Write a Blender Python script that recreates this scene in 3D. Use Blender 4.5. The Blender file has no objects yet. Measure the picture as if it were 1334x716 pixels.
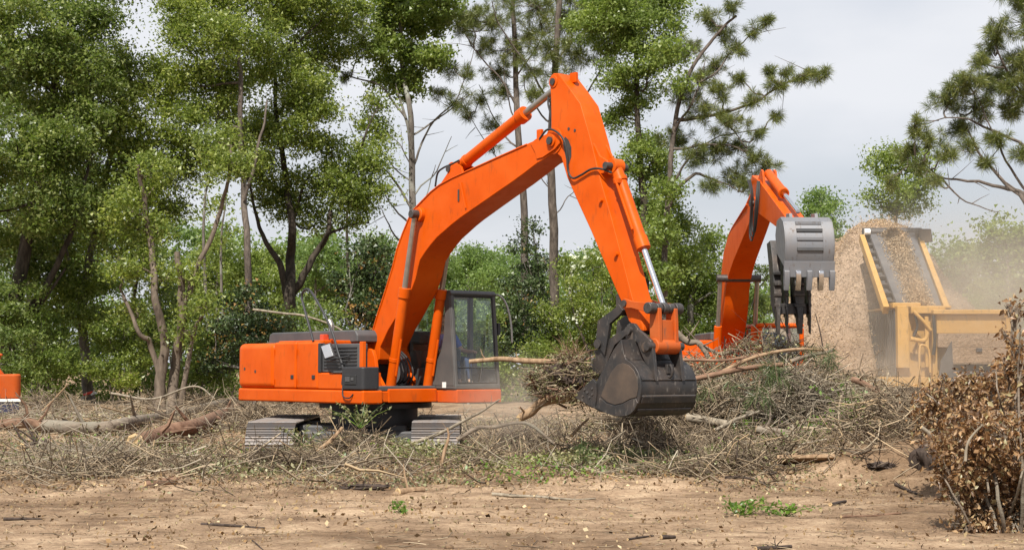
import bpy, bmesh, math, random
import numpy as np
from mathutils import Vector, Matrix, noise, Quaternion
R = math.radians
random.seed(7)
rng = np.random.default_rng(7)
S = bpy.context.scene
COL = S.collection

# ------------------------------------------------------------------ camera
FPX = 2016.0; CX = 667.0; CY = 358.0; EYE = 1.6
PITCH = math.atan(122.0 / FPX)
cam = bpy.data.cameras.new("camera")
cam.sensor_width = 36.0; cam.sensor_fit = 'HORIZONTAL'
cam.lens = FPX / 1334.0 * 36.0
cam.clip_start = 0.1; cam.clip_end = 6000
cam_o = bpy.data.objects.new("camera", cam); COL.objects.link(cam_o)
cam_o.location = (0, 0, EYE); cam_o.rotation_euler = (R(90) + PITCH, 0, 0)
S.camera = cam_o

# ------------------------------------------------------------------ light and sky
SUN_DIR = Vector((-0.16, -0.62, 0.80)).normalized()       # towards the sun
sun_el = math.asin(SUN_DIR.z); sun_az = math.atan2(SUN_DIR.x, SUN_DIR.y)
W = bpy.data.worlds.new("World"); S.world = W; W.use_nodes = True
nt = W.node_tree; nt.nodes.clear()
def wn(t, **k):
    n = nt.nodes.new(t)
    for a, b in k.items(): setattr(n, a, b)
    return n
sky = wn('ShaderNodeTexSky', sky_type='NISHITA'); sky.sun_disc = False
sky.sun_elevation = sun_el; sky.sun_rotation = sun_az
sky.air_density = 1.4; sky.dust_density = 3.0; sky.ozone_density = 1.0
geo = wn('ShaderNodeTexCoord')
mp = wn('ShaderNodeMapping'); mp.inputs['Scale'].default_value = (1.0, 1.0, 2.6)
mp.inputs['Location'].default_value = (3.1, 0.4, 0.2)
ns = wn('ShaderNodeTexNoise'); ns.inputs['Scale'].default_value = 2.6; ns.inputs['Detail'].default_value = 7; ns.inputs['Roughness'].default_value = 0.5
ns2 = wn('ShaderNodeTexNoise'); ns2.inputs['Scale'].default_value = 9.0; ns2.inputs['Detail'].default_value = 5
rp = wn('ShaderNodeValToRGB'); rp.color_ramp.elements[0].position = 0.36; rp.color_ramp.elements[0].color = (0.78, 0.78, 0.78, 1)
rp.color_ramp.elements[1].position = 0.64; rp.color_ramp.elements[1].color = (0.97, 0.97, 0.97, 1)
rc = wn('ShaderNodeValToRGB')
rc.color_ramp.elements[0].position = 0.36; rc.color_ramp.elements[0].color = (4.2, 4.42, 4.95, 1)
rc.color_ramp.elements[1].position = 0.66; rc.color_ramp.elements[1].color = (5.65, 5.75, 6.05, 1)
mx = wn('ShaderNodeMix', data_type='RGBA')
bg = wn('ShaderNodeBackground'); bg.inputs['Strength'].default_value = 0.10
wo = wn('ShaderNodeOutputWorld')
L = nt.links.new
L(geo.outputs['Generated'], mp.inputs['Vector']); L(mp.outputs[0], ns.inputs['Vector']); L(mp.outputs[0], ns2.inputs['Vector'])
L(ns.outputs['Fac'], rp.inputs['Fac'])
L(ns.outputs['Fac'], rc.inputs['Fac'])
L(rp.outputs[0], mx.inputs[0]); L(sky.outputs[0], mx.inputs[6]); L(rc.outputs[0], mx.inputs[7])
L(mx.outputs[2], bg.inputs['Color']); L(bg.outputs[0], wo.inputs[0])
sl = bpy.data.lights.new("sun", 'SUN'); sl.energy = 5.0; sl.angle = R(0.55); sl.color = (1.0, 0.95, 0.87)
so = bpy.data.objects.new("sun", sl); COL.objects.link(so)
so.rotation_euler = SUN_DIR.to_track_quat('Z', 'Y').to_euler(); so.location = (0, 0, 60)
S.view_settings.view_transform = 'Standard'; S.view_settings.look = 'None'
S.view_settings.exposure = 0.60; S.view_settings.gamma = 1.0
S.render.engine = 'CYCLES'
S.cycles.use_denoising = True
S.cycles.max_bounces = 8; S.cycles.transparent_max_bounces = 16
S.cycles.volume_bounces = 1; S.cycles.volume_max_steps = 96

# ------------------------------------------------------------------ pixel <-> place
def ray(x, y):
    return Vector(((x - CX) / FPX, math.cos(PITCH) - (CY - y) / FPX * math.sin(PITCH), math.sin(PITCH) + (CY - y) / FPX * math.cos(PITCH)))
def P(x, y, Y):
    d = ray(x, y); return Vector((0, 0, EYE)) + d * (Y / d.y)

# ------------------------------------------------------------------ terrain height
def ga(x, y, cx, cy, sx, sy): return math.exp(-((x - cx) / sx) ** 2 - ((y - cy) / sy) ** 2)
def sst(a, b, t):
    t = min(1, max(0, (t - a) / (b - a))); return t * t * (3 - 2 * t)
def g(x, y):
    h = 0.10 * sst(19, 23, y) + 0.25 * sst(36, 44, y)
    h -= 0.08 * ga(x, y, -4.1, 26, 1.0, 2.0) - 0.10 * ga(x, y, -1.4, 25.2, 1.0, 1.4)
    h += 0.35 * ga(x, y, 4.6, 30.0, 2.2, 1.0) + 0.40 * ga(x, y, -9.5, 33.5, 5.5, 4.5) + 0.75 * ga(x, y, 5.0, 28.6, 2.6, 2.0) + 0.35 * ga(x, y, 2.6, 27.5, 1.6, 1.3)
    h += 0.72 * ga(x, y, 5.6, 22.6, 1.9, 1.5) + 0.25 * ga(x, y, 7.5, 26, 1.6, 2.0)
    if y < 120 and abs(x) < 60:
        v = Vector((x, y, 0))
        n1 = noise.noise(v * 0.55) * 0.09 * sst(16, 21, y) + noise.noise(v * 0.35 + Vector((9, 3, 0))) * 0.05
        n1 += noise.noise(v * 1.7) * (0.012 + 0.05 * sst(17, 21, y)) + noise.noise(v * 4.3) * (0.008 + 0.02 * sst(17, 21, y))
        n1 += noise.noise(v * 9.0) * 0.007 + noise.noise(v * 2.6) * 0.012 + (noise.noise(v * 6) * .05 + abs(noise.noise(v * 2.8)) * .16) * ga(x, y, 5.7, 22, 2.0, 1.6)
        h += n1
        h -= 0.045 * math.exp(-((y - 15.6 - 0.03 * x) / 0.35) ** 2) - 0.04 * math.exp(-((y - 17.5 - 0.02 * x) / 0.3) ** 2)
    return h
def G(x, y, off=0.0):
    """where the sight line through a photo point meets the ground (raised by off)"""
    d = ray(x, y); o = Vector((0, 0, EYE)); t = 9.0; last = t
    while t < 120:
        p = o + d * t
        if p.z <= g(p.x, p.y) + off:
            a, b = last, t
            for _ in range(12):
                m = (a + b) / 2; p = o + d * m
                if p.z <= g(p.x, p.y) + off: b = m
                else: a = m
            return o + d * b
        last = t; t += 0.25
    return o + d * 60

# ------------------------------------------------------------------ materials
def newmat(name):
    m = bpy.data.materials.new(name); m.use_nodes = True
    t = m.node_tree; t.nodes.clear()
    o = t.nodes.new('ShaderNodeOutputMaterial')
    return m, t, o
def nd(t, typ, inp=None, **k):
    n = t.nodes.new(typ)
    for a, b in k.items(): setattr(n, a, b)
    for a, b in (inp or {}).items(): n.inputs[a].default_value = b
    return n
def ramp(t, stops):
    n = t.nodes.new('ShaderNodeValToRGB'); e = n.color_ramp.elements
    while len(e) < len(stops): e.new(0.5)
    for i, (p, c) in enumerate(stops): e[i].position = p; e[i].color = (*c, 1)
    return n
def mixc(t, a, b, fac, mode='MIX'):
    n = t.nodes.new('ShaderNodeMix'); n.data_type = 'RGBA'; n.blend_type = mode
    for i, v in ((0, fac), (6, a), (7, b)):
        if hasattr(v, 'is_output') or hasattr(v, 'links'): t.links.new(v, n.inputs[i])
        elif isinstance(v, (int, float)): n.inputs[i].default_value = v
        else: n.inputs[i].default_value = (*v, 1)
    return n.outputs[2]
def noise_n(t, scale, detail=5, rough=0.55, coord='Object', sc=(1, 1, 1)):
    tc = t.nodes.new('ShaderNodeTexCoord'); m = t.nodes.new('ShaderNodeMapping'); m.inputs['Scale'].default_value = sc
    n = nd(t, 'ShaderNodeTexNoise', {'Scale': scale, 'Detail': detail, 'Roughness': rough})
    t.links.new(tc.outputs[coord], m.inputs[0]); t.links.new(m.outputs[0], n.inputs['Vector'])
    return n.outputs['Fac']
def bump(t, h, strength=0.3, dist=0.02):
    n = nd(t, 'ShaderNodeBump', {'Strength': strength, 'Distance': dist}); t.links.new(h, n.inputs['Height']); return n.outputs[0]

def m_paint(name, base, dirt=(0.30, 0.21, 0.13), amount=0.5, rough=0.42, metal=0.0, wear=(0.1, 0.07, 0.05), scale=1.0, spec=0.4):
    m, t, o = newmat(name); l = t.links.new
    n1 = noise_n(t, 1.6 * scale, 8, 0.62); n2 = noise_n(t, 9 * scale, 6, 0.6, sc=(1, 1, 0.35)); n3 = noise_n(t, 34 * scale, 4)
    r1 = ramp(t, [(0.42, (0, 0, 0)), (0.75, (1, 1, 1))]); l(n1, r1.inputs[0])
    r2 = ramp(t, [(0.58, (0, 0, 0)), (0.72, (1, 1, 1))]); l(n2, r2.inputs[0])
    f1 = nd(t, 'ShaderNodeMath', {1: amount * 0.45}, operation='MULTIPLY'); l(r1.outputs[0], f1.inputs[0])
    f2 = nd(t, 'ShaderNodeMath', {1: amount * 0.7}, operation='MULTIPLY'); l(r2.outputs[0], f2.inputs[0])
    # dust settles where the surface looks up
    c = mixc(t, base, dirt, f1.outputs[0]); c = mixc(t, c, wear, f2.outputs[0])
    var = ramp(t, [(0.3, (0.86, 0.86, 0.86)), (0.7, (1.08, 1.08, 1.08))]); l(n1, var.inputs[0])
    c = mixc(t, c, var.outputs[0], 1.0, 'MULTIPLY')
    b = nd(t, 'ShaderNodeBsdfPrincipled', {'Metallic': metal, 'Specular IOR Level': spec})
    rr = nd(t, 'ShaderNodeMapRange', {3: rough - 0.08, 4: rough + 0.25}); l(n2, rr.inputs[0]); l(rr.outputs[0], b.inputs['Roughness'])
    l(c, b.inputs['Base Color']); l(bump(t, n3, 0.06, 0.01), b.inputs['Normal']); l(b.outputs[0], o.inputs[0])
    return m
def m_plain(name, base, rough=0.5, metal=0.0, var=0.15, scale=20, bmp=0.1):
    m, t, o = newmat(name); l = t.links.new
    n = noise_n(t, scale, 5); r = ramp(t, [(0.3, (1 - var,) * 3), (0.7, (1 + var,) * 3)]); l(n, r.inputs[0])
    c = mixc(t, base, r.outputs[0], 1.0, 'MULTIPLY')
    b = nd(t, 'ShaderNodeBsdfPrincipled', {'Roughness': rough, 'Metallic': metal}); l(c, b.inputs['Base Color'])
    if bmp: l(bump(t, n, bmp, 0.01), b.inputs['Normal'])
    l(b.outputs[0], o.inputs[0]); return m
def m_leaf(name, stops, trans=0.38, rough=0.38, tint=(1.2, 1.22, 0.85), spec=0.5):
    m, t, o = newmat(name); l = t.links.new
    ge = t.nodes.new('ShaderNodeNewGeometry'); r = ramp(t, stops); l(ge.outputs['Random Per Island'], r.inputs[0])
    n = noise_n(t, 0.55, 3); rv = ramp(t, [(0.35, (0.8, 0.84, 0.8)), (0.65, (1.2, 1.15, 1.0))]); l(n, rv.inputs[0])
    c = mixc(t, r.outputs[0], rv.outputs[0], 1.0, 'MULTIPLY')
    b = nd(t, 'ShaderNodeBsdfPrincipled', {'Roughness': rough, 'Specular IOR Level': spec}); l(c, b.inputs['Base Color'])
    ct = mixc(t, c, tint, 1.0, 'MULTIPLY'); tr = t.nodes.new('ShaderNodeBsdfTranslucent'); l(ct, tr.inputs[0])
    ms = nd(t, 'ShaderNodeMixShader', {0: trans}); l(b.outputs[0], ms.inputs[1]); l(tr.outputs[0], ms.inputs[2]); l(ms.outputs[0], o.inputs[0])
    return m
def m_bark(name, a, b_, scale=6, sc=(1, 1, 0.25), bmp=0.8, lichen=None, islands=False):
    m, t, o = newmat(name); l = t.links.new
    n = noise_n(t, scale, 7, 0.65, sc=sc); n2 = noise_n(t, 1.3, 4)
    r = ramp(t, [(0.32, a), (0.68, b_)]); l(n, r.inputs[0]); c = r.outputs[0]
    if lichen:
        r2 = ramp(t, [(0.5, (0, 0, 0)), (0.66, (0.75,) * 3)]); l(n2, r2.inputs[0]); c = mixc(t, c, lichen, r2.outputs[0])
    if islands:
        ge = t.nodes.new('ShaderNodeNewGeometry'); ri = ramp(t, islands); l(ge.outputs['Random Per Island'], ri.inputs[0])
        c = mixc(t, c, ri.outputs[0], 0.8)
    bs = nd(t, 'ShaderNodeBsdfPrincipled', {'Roughness': 0.9, 'Specular IOR Level': 0.2}); l(c, bs.inputs['Base Color'])
    if bmp: l(bump(t, n, bmp, 0.04), bs.inputs['Normal'])
    l(bs.outputs[0], o.inputs[0]); return m

ORANGE = m_paint('orange_paint', (0.56, 0.076, 0.001), dirt=(0.40, 0.115, 0.022), amount=0.62, rough=0.34, spec=0.14, wear=(0.20, 0.05, 0.014))
ORANGE_OLD = m_paint('faded_orange_paint', (0.44, 0.075, 0.010), dirt=(0.25, 0.12, 0.05), amount=0.9, spec=.2)
YELLOW = m_paint('yellow_paint', (0.44, 0.25, 0.065), dirt=(0.36, 0.26, 0.16), amount=0.9)
GREY = m_paint('cab_grey_paint', (0.075, 0.072, 0.070), dirt=(0.25, 0.2, 0.15), amount=0.35, rough=0.45)
DARKGREY = m_paint('dark_grey_paint', (0.06, 0.062, 0.066), dirt=(0.22, 0.18, 0.14), amount=0.45, rough=0.5)
BLACK = m_plain('black_plastic', (0.022, 0.022, 0.024), 0.5, scale=40)
BLACKSTEEL = m_paint('black_worn_steel', (0.048, 0.046, 0.046), dirt=(0.15, 0.10, 0.07), amount=0.9, rough=0.34, metal=0.4, wear=(0.24, 0.21, 0.18), scale=2.0)
RUSTSTEEL = m_paint('side_wear_steel', (0.075, 0.058, 0.047), dirt=(0.17, 0.11, 0.07), amount=0.8, rough=0.5, metal=0.2, scale=2.0)
STEELGREY = m_paint('grey_bucket_steel', (0.20, 0.205, 0.22), dirt=(0.15, 0.115, 0.085), amount=1.0, rough=0.4, metal=0.35, scale=2.0)
SHOE = m_paint('polished_track_steel', (0.12, 0.112, 0.11), dirt=(0.13, 0.088, 0.055), amount=1.5, rough=0.42, metal=0.5, scale=3.0)
CHROME = m_plain('chrome_rod', (0.72, 0.73, 0.75), 0.16, 1.0, 0.05, 12, 0.0)
RODDULL = m_plain('dull_rod', (0.34, 0.31, 0.27), 0.35, 0.8, 0.15, 12, 0.05)
PIN = m_plain('greasy_pin', (0.07, 0.062, 0.058), 0.5, 0.5, 0.3, 20, 0.2)
RUBBER = m_plain('black_hose', (0.018, 0.018, 0.018), 0.6, 0, 0.2, 30, 0.05)
BELT = m_paint('dusty_belt', (0.085, 0.086, 0.092), dirt=(0.3, 0.25, 0.2), amount=0.5, rough=0.8)
WHITE = m_plain('white_paint', (0.75, 0.74, 0.7), 0.5)
NAVY = m_paint('navy_paint', (0.03, 0.034, 0.07), amount=0.3)
SEATM = m_plain('seat_cloth', (0.07, 0.075, 0.085), 0.9)
REDLAMP = m_plain('red_lamp_lens', (0.5, 0.06, 0.02), 0.25)
MIRROR = m_plain('mirror_glass', (0.78, 0.8, 0.82), 0.12, 0.9, 0.05, 6, 0.0)
FLAG_R = m_plain('red_tape', (0.7, 0.06, 0.03), 0.5); FLAG_W = m_plain('white_tape', (0.8, 0.8, 0.82), 0.5)
SKIN = m_plain('skin', (0.42, 0.24, 0.16), 0.55, 0, 0.06, 30, 0.02)
HAIR = m_plain('dark_hair', (0.02, 0.014, 0.01), 0.6)
SHIRT = m_plain('blue_shirt', (0.03, 0.10, 0.42), 0.85, 0, 0.15, 14, 0.2)
JEANS = m_plain('dark_jeans', (0.03, 0.045, 0.09), 0.9, 0, 0.15, 14, 0.2)
def m_glass(name, tint, refl=0.10):
    m, t, o = newmat(name); l = t.links.new
    tr = nd(t, 'ShaderNodeBsdfTransparent', {0: (*tint, 1)}); gl = nd(t, 'ShaderNodeBsdfGlossy', {'Roughness': 0.03, 0: (0.9, 0.95, 1, 1)})
    df = nd(t, 'ShaderNodeBsdfDiffuse', {0: (0.35, 0.3, 0.24, 1)})
    lw = nd(t, 'ShaderNodeLayerWeight', {0: 0.5}); pw = nd(t, 'ShaderNodeMath', {1: 4.0}, operation='POWER'); l(lw.outputs['Facing'], pw.inputs[0]); ad = nd(t, 'ShaderNodeMath', {1: 0.7, 2: refl}, operation='MULTIPLY_ADD'); l(pw.outputs[0], ad.inputs[0])
    n = noise_n(t, 3.0, 6); rd = ramp(t, [(0.4, (0.02,) * 3), (0.75, (0.12,) * 3)]); l(n, rd.inputs[0])
    m0 = t.nodes.new('ShaderNodeMixShader'); l(rd.outputs[0], m0.inputs[0]); l(tr.outputs[0], m0.inputs[1]); l(df.outputs[0], m0.inputs[2])
    m1 = t.nodes.new('ShaderNodeMixShader'); l(ad.outputs[0], m1.inputs[0]); l(m0.outputs[0], m1.inputs[1]); l(gl.outputs[0], m1.inputs[2])
    l(m1.outputs[0], o.inputs[0]); return m
GLASS = m_glass('cab_glass', (0.94, 0.98, 0.97), 0.05)

# foliage (linear albedo)
LEAF_OAK = m_leaf('oak_leaves', [(0.0, (0.0869, 0.1313, 0.0232)), (0.45, (0.1811, 0.235, 0.0435)), (0.8, (0.268, 0.3249, 0.0776)), (1.0, (0.4346, 0.47, 0.2018))], 0.54)
LEAF_DARK = m_leaf('dark_oak_leaves', [(0.0, (0.0797, 0.1244, 0.0248)), (0.6, (0.1521, 0.2074, 0.0466)), (1.0, (0.3187, 0.3594, 0.1553))], 0.54)
LEAF_LIGHT = m_leaf('light_green_leaves', [(0.0, (0.1098, 0.1624, 0.0304)), (0.5, (0.1811, 0.2464, 0.0547)), (1.0, (0.3073, 0.3696, 0.1337))], 0.54)
LEAF_FAR = m_leaf('pale_far_leaves', [(0.0, (0.1098, 0.1792, 0.0486)), (0.5, (0.1646, 0.2464, 0.0729)), (1.0, (0.2415, 0.3248, 0.1215))], 0.54)
LEAF_MAG = m_leaf('glossy_dark_leaves', [(0.0, (0.02, 0.04, 0.012)), (0.6, (0.045, 0.075, 0.02)), (0.85, (0.09, 0.12, 0.045)), (1.0, (0.16, 0.19, 0.11))], 0.15, 0.42)
LEAF_ORANGE = m_leaf('orange_tan_leaves', [(0.0, (0.20, 0.105, 0.03)), (0.6, (0.33, 0.19, 0.055)), (1.0, (0.42, 0.30, 0.12))], 0.3)
LEAF_WHITE = m_leaf('white_bloom', [(0.0, (0.45, 0.5, 0.36)), (1.0, (0.72, 0.74, 0.64))], 0.25)
NEEDLE = m_leaf('pine_needles', [(0.0, (0.072, 0.102, 0.025)), (0.5, (0.132, 0.162, 0.042)), (1.0, (0.252, 0.258, 0.09))], 0.38)
NEEDLE_FRESH = m_leaf('fresh_cut_needles', [(0.0, (0.035, 0.06, 0.018)), (1.0, (0.10, 0.14, 0.05))], 0.25)
LEAF_BRONZE = m_leaf('dead_bronze_leaves', [(0.0, (0.0788, 0.0454, 0.0273)), (0.3, (0.1785, 0.0994, 0.0524)), (0.6, (0.315, 0.189, 0.1005)), (0.85, (0.441, 0.2916, 0.1639)), (1.0, (0.315, 0.2916, 0.1639))], 0.3, 0.4, (1.3, 0.95, 0.6))
LITTER = m_leaf('leaf_litter', [(0.0, (0.045, 0.027, 0.015)), (0.25, (0.14, 0.082, 0.042)), (0.5, (0.28, 0.18, 0.095)), (0.75, (0.25, 0.19, 0.11)), (0.92, (0.50, 0.40, 0.27)), (1.0, (0.11, 0.12, 0.04))], 0.12, 0.75, (1.1, 1, 0.9), 0.2)
GREENBITS = m_leaf('wilted_green_bits', [(0.0, (0.06, 0.065, 0.025)), (0.4, (0.155, 0.16, 0.065)), (0.75, (0.27, 0.26, 0.14)), (1.0, (0.42, 0.40, 0.28))], 0.25, 0.6)
WEED = m_leaf('fresh_weed_leaves', [(0.0, (0.06, 0.12, 0.015)), (0.6, (0.12, 0.22, 0.03)), (1.0, (0.24, 0.32, 0.07))], 0.35)
BARK_GREY = m_bark('grey_bark', (0.055, 0.045, 0.038), (0.21, 0.185, 0.16), 7, lichen=(0.27, 0.28, 0.24))
BARK_DARK = m_bark('dark_bark', (0.02, 0.016, 0.012), (0.085, 0.068, 0.052), 7)
BARK_PINE = m_bark('pine_bark', (0.045, 0.036, 0.030), (0.165, 0.135, 0.112), 9, sc=(1, 1, 0.3), bmp=1.0)
BARK_OAK = m_bark('oak_bark', (0.055, 0.042, 0.032), (0.19, 0.15, 0.115), 7)
LOG_GREY = m_bark('weathered_log_bark', (0.085, 0.064, 0.047), (0.27, 0.22, 0.17), 8, sc=(0.4, 1, 1), lichen=(0.2, 0.185, 0.145))
LOG_RED = m_bark('red_brown_log_bark', (0.085, 0.047, 0.03), (0.26, 0.16, 0.105), 8, sc=(0.4, 1, 1))
STICK_TAN = m_bark('peeled_stick', (0.15, 0.092, 0.052), (0.34, 0.235, 0.145), 12, bmp=0.3)
STICK_PALE = m_bark('pale_stick', (0.12, 0.098, 0.072), (0.31, 0.265, 0.2), 12, bmp=0.4)
STICK_DARK = m_bark('dark_stick', (0.02, 0.015, 0.012), (0.085, 0.062, 0.05), 12, bmp=0.5)
WOODCUT = m_bark('broken_wood', (0.30, 0.2, 0.10), (0.5, 0.36, 0.20), 14, bmp=0.4)
TWIG = m_bark('brush_twigs', (0.06, 0.045, 0.035), (0.26, 0.21, 0.16), 9, bmp=0.0,
              islands=[(0.0, (0.045, 0.032, 0.022)), (0.35, (0.14, 0.103, 0.066)), (0.65, (0.255, 0.195, 0.128)), (0.88, (0.40, 0.325, 0.225)), (1.0, (0.48, 0.34, 0.19))])
TWIGPALE = m_bark('grey_brush_twigs', (0.16, 0.13, 0.1), (0.34, 0.3, 0.24), 9, bmp=0.0,
              islands=[(0.0, (0.13, 0.10, 0.07)), (0.5, (0.25, 0.205, 0.15)), (1.0, (0.42, 0.37, 0.28))])
MULCHBITS = m_leaf('wood_mulch_shreds', [(0.0, (0.22, 0.145, 0.09)), (0.5, (0.36, 0.26, 0.175)), (1.0, (0.50, 0.39, 0.29))], 0.05, 0.85, (1, 1, 1), 0.1)

def m_ground():
    m, t, o = newmat('sandy_dirt'); l = t.links.new
    a = noise_n(t, 0.35, 8, 0.6, sc=(0.8, 1.1, 1)); b = noise_n(t, 1.9, 10, 0.7, sc=(0.8, 1.15, 1)); c = noise_n(t, 22, 6, 0.65); d = noise_n(t, 90, 4, 0.6)
    r1 = ramp(t, [(0.33, (0.17, 0.117, 0.076)), (0.5, (0.33, 0.235, 0.155)), (0.68, (0.48, 0.365, 0.25))]); l(b, r1.inputs[0])
    r2 = ramp(t, [(0.38, (0.6, 0.55, 0.5)), (0.6, (1.1, 1.08, 1.05))]); l(a, r2.inputs[0])
    r3 = ramp(t, [(0.30, (0.55, 0.52, 0.5)), (0.55, (1.0, 1.0, 1.0)), (0.75, (1.25, 1.25, 1.22))]); l(c, r3.inputs[0])
    r4 = ramp(t, [(0.3, (0.72, 0.7, 0.68)), (0.7, (1.18, 1.18, 1.18))]); l(d, r4.inputs[0])
    col = mixc(t, r1.outputs[0], r2.outputs[0], 1.0, 'MULTIPLY'); col = mixc(t, col, r3.outputs[0], 0.8, 'MULTIPLY'); col = mixc(t, col, r4.outputs[0], 0.8, 'MULTIPLY')
    bs = nd(t, 'ShaderNodeBsdfPrincipled', {'Roughness': 0.95, 'Specular IOR Level': 0.15}); l(col, bs.inputs['Base Color'])
    ad = nd(t, 'ShaderNodeMath', {1: 0.5}, operation='MULTIPLY_ADD'); l(d, ad.inputs[0]); l(c, ad.inputs[2])
    l(bump(t, ad.outputs[0], 0.9, 0.03), bs.inputs['Normal']); l(bs.outputs[0], o.inputs[0]); return m
GROUND = m_ground()
def m_mulch():
    m, t, o = newmat('mulch'); l = t.links.new
    a = noise_n(t, 1.6, 7, 0.65); b = noise_n(t, 12, 6, 0.7)
    r1 = ramp(t, [(0.3, (0.26, 0.18, 0.12)), (0.7, (0.42, 0.31, 0.22))]); l(a, r1.inputs[0])
    r2 = ramp(t, [(0.3, (0.6, 0.58, 0.55)), (0.7, (1.25, 1.25, 1.25))]); l(b, r2.inputs[0])
    c = mixc(t, r1.outputs[0], r2.outputs[0], 1.0, 'MULTIPLY')
    bs = nd(t, 'ShaderNodeBsdfPrincipled', {'Roughness': 0.95, 'Specular IOR Level': 0.1}); l(c, bs.inputs['Base Color'])
    l(bump(t, b, 1.0, 0.08), bs.inputs['Normal']); l(bs.outputs[0], o.inputs[0]); return m
MULCH = m_mulch()
def m_dust(name, density, col, scale=1.2, lo=0.35, hi=0.75):
    m, t, o = newmat(name); l = t.links.new
    tc = t.nodes.new('ShaderNodeTexCoord')
    n = nd(t, 'ShaderNodeTexNoise', {'Scale': scale, 'Detail': 4, 'Roughness': 0.6, 'Distortion': 0.5}); l(tc.outputs['Object'], n.inputs['Vector'])
    r = nd(t, 'ShaderNodeMapRange', {1: lo, 2: hi, 3: 0.0, 4: 1.0}); l(n.outputs['Fac'], r.inputs[0])
    mp_ = nd(t, 'ShaderNodeMapping'); mp_.inputs['Location'].default_value = (-1, -1, -1); mp_.inputs['Scale'].default_value = (2, 2, 2)
    l(tc.outputs['Generated'], mp_.inputs[0])
    gr = t.nodes.new('ShaderNodeTexGradient'); gr.gradient_type = 'QUADRATIC_SPHERE'; l(mp_.outputs[0], gr.inputs[0])
    mu = nd(t, 'ShaderNodeMath', operation='MULTIPLY'); l(r.outputs[0], mu.inputs[0]); l(gr.outputs['Fac'], mu.inputs[1])
    mu2 = nd(t, 'ShaderNodeMath', {1: density}, operation='MULTIPLY'); l(mu.outputs[0], mu2.inputs[0])
    pv = nd(t, 'ShaderNodeVolumePrincipled', {'Color': (*col, 1), 'Anisotropy': 0.2}); l(mu2.outputs[0], pv.inputs['Density'])
    l(pv.outputs[0], o.inputs['Volume']); return m

# ------------------------------------------------------------------ mesh helpers
def tag(o, label=None, cat=None, group=None, kind=None):
    if label: o['label'] = label
    if cat: o['category'] = cat
    if group: o['group'] = group
    if kind: o['kind'] = kind
    return o
def thing(name, label, cat, loc=(0, 0, 0), rz=0.0, group=None):
    o = bpy.data.objects.new(name, None); o.empty_display_size = 0.3; COL.objects.link(o)
    o.location = loc; o.rotation_euler = (0, 0, rz); return tag(o, label, cat, group)
def link(name, me, mat, parent=None, smooth=True, bevel=0.0, angle=35, seg=2):
    o = bpy.data.objects.new(name, me); COL.objects.link(o)
    if mat is not None: me.materials.append(mat)
    if smooth:
        me.polygons.foreach_set('use_smooth', [True] * len(me.polygons)); me.set_sharp_from_angle(angle=R(angle))
    if bevel:
        b = o.modifiers.new('bevel', 'BEVEL'); b.width = bevel; b.segments = seg; b.limit_method = 'ANGLE'; b.angle_limit = R(30); b.harden_normals = True
    if parent is not None: o.parent = parent
    return o
def np_mesh(name, V, Fq):
    """V (n,3); Fq list of (m,k) index arrays"""
    me = bpy.data.meshes.new(name); V = np.asarray(V, dtype=np.float32).reshape(-1, 3)
    me.vertices.add(len(V)); me.vertices.foreach_set('co', V.ravel())
    Fq = [np.asarray(f, dtype=np.int32) for f in Fq if len(f)]
    lo = np.concatenate([f.ravel() for f in Fq]); tot = np.concatenate([np.full(len(f), f.shape[1], np.int32) for f in Fq])
    st = np.concatenate([[0], np.cumsum(tot)[:-1]]).astype(np.int32)
    me.loops.add(len(lo)); me.loops.foreach_set('vertex_index', lo)
    me.polygons.add(len(tot)); me.polygons.foreach_set('loop_start', st); me.polygons.foreach_set('loop_total', tot)
    me.update(); return me

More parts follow.
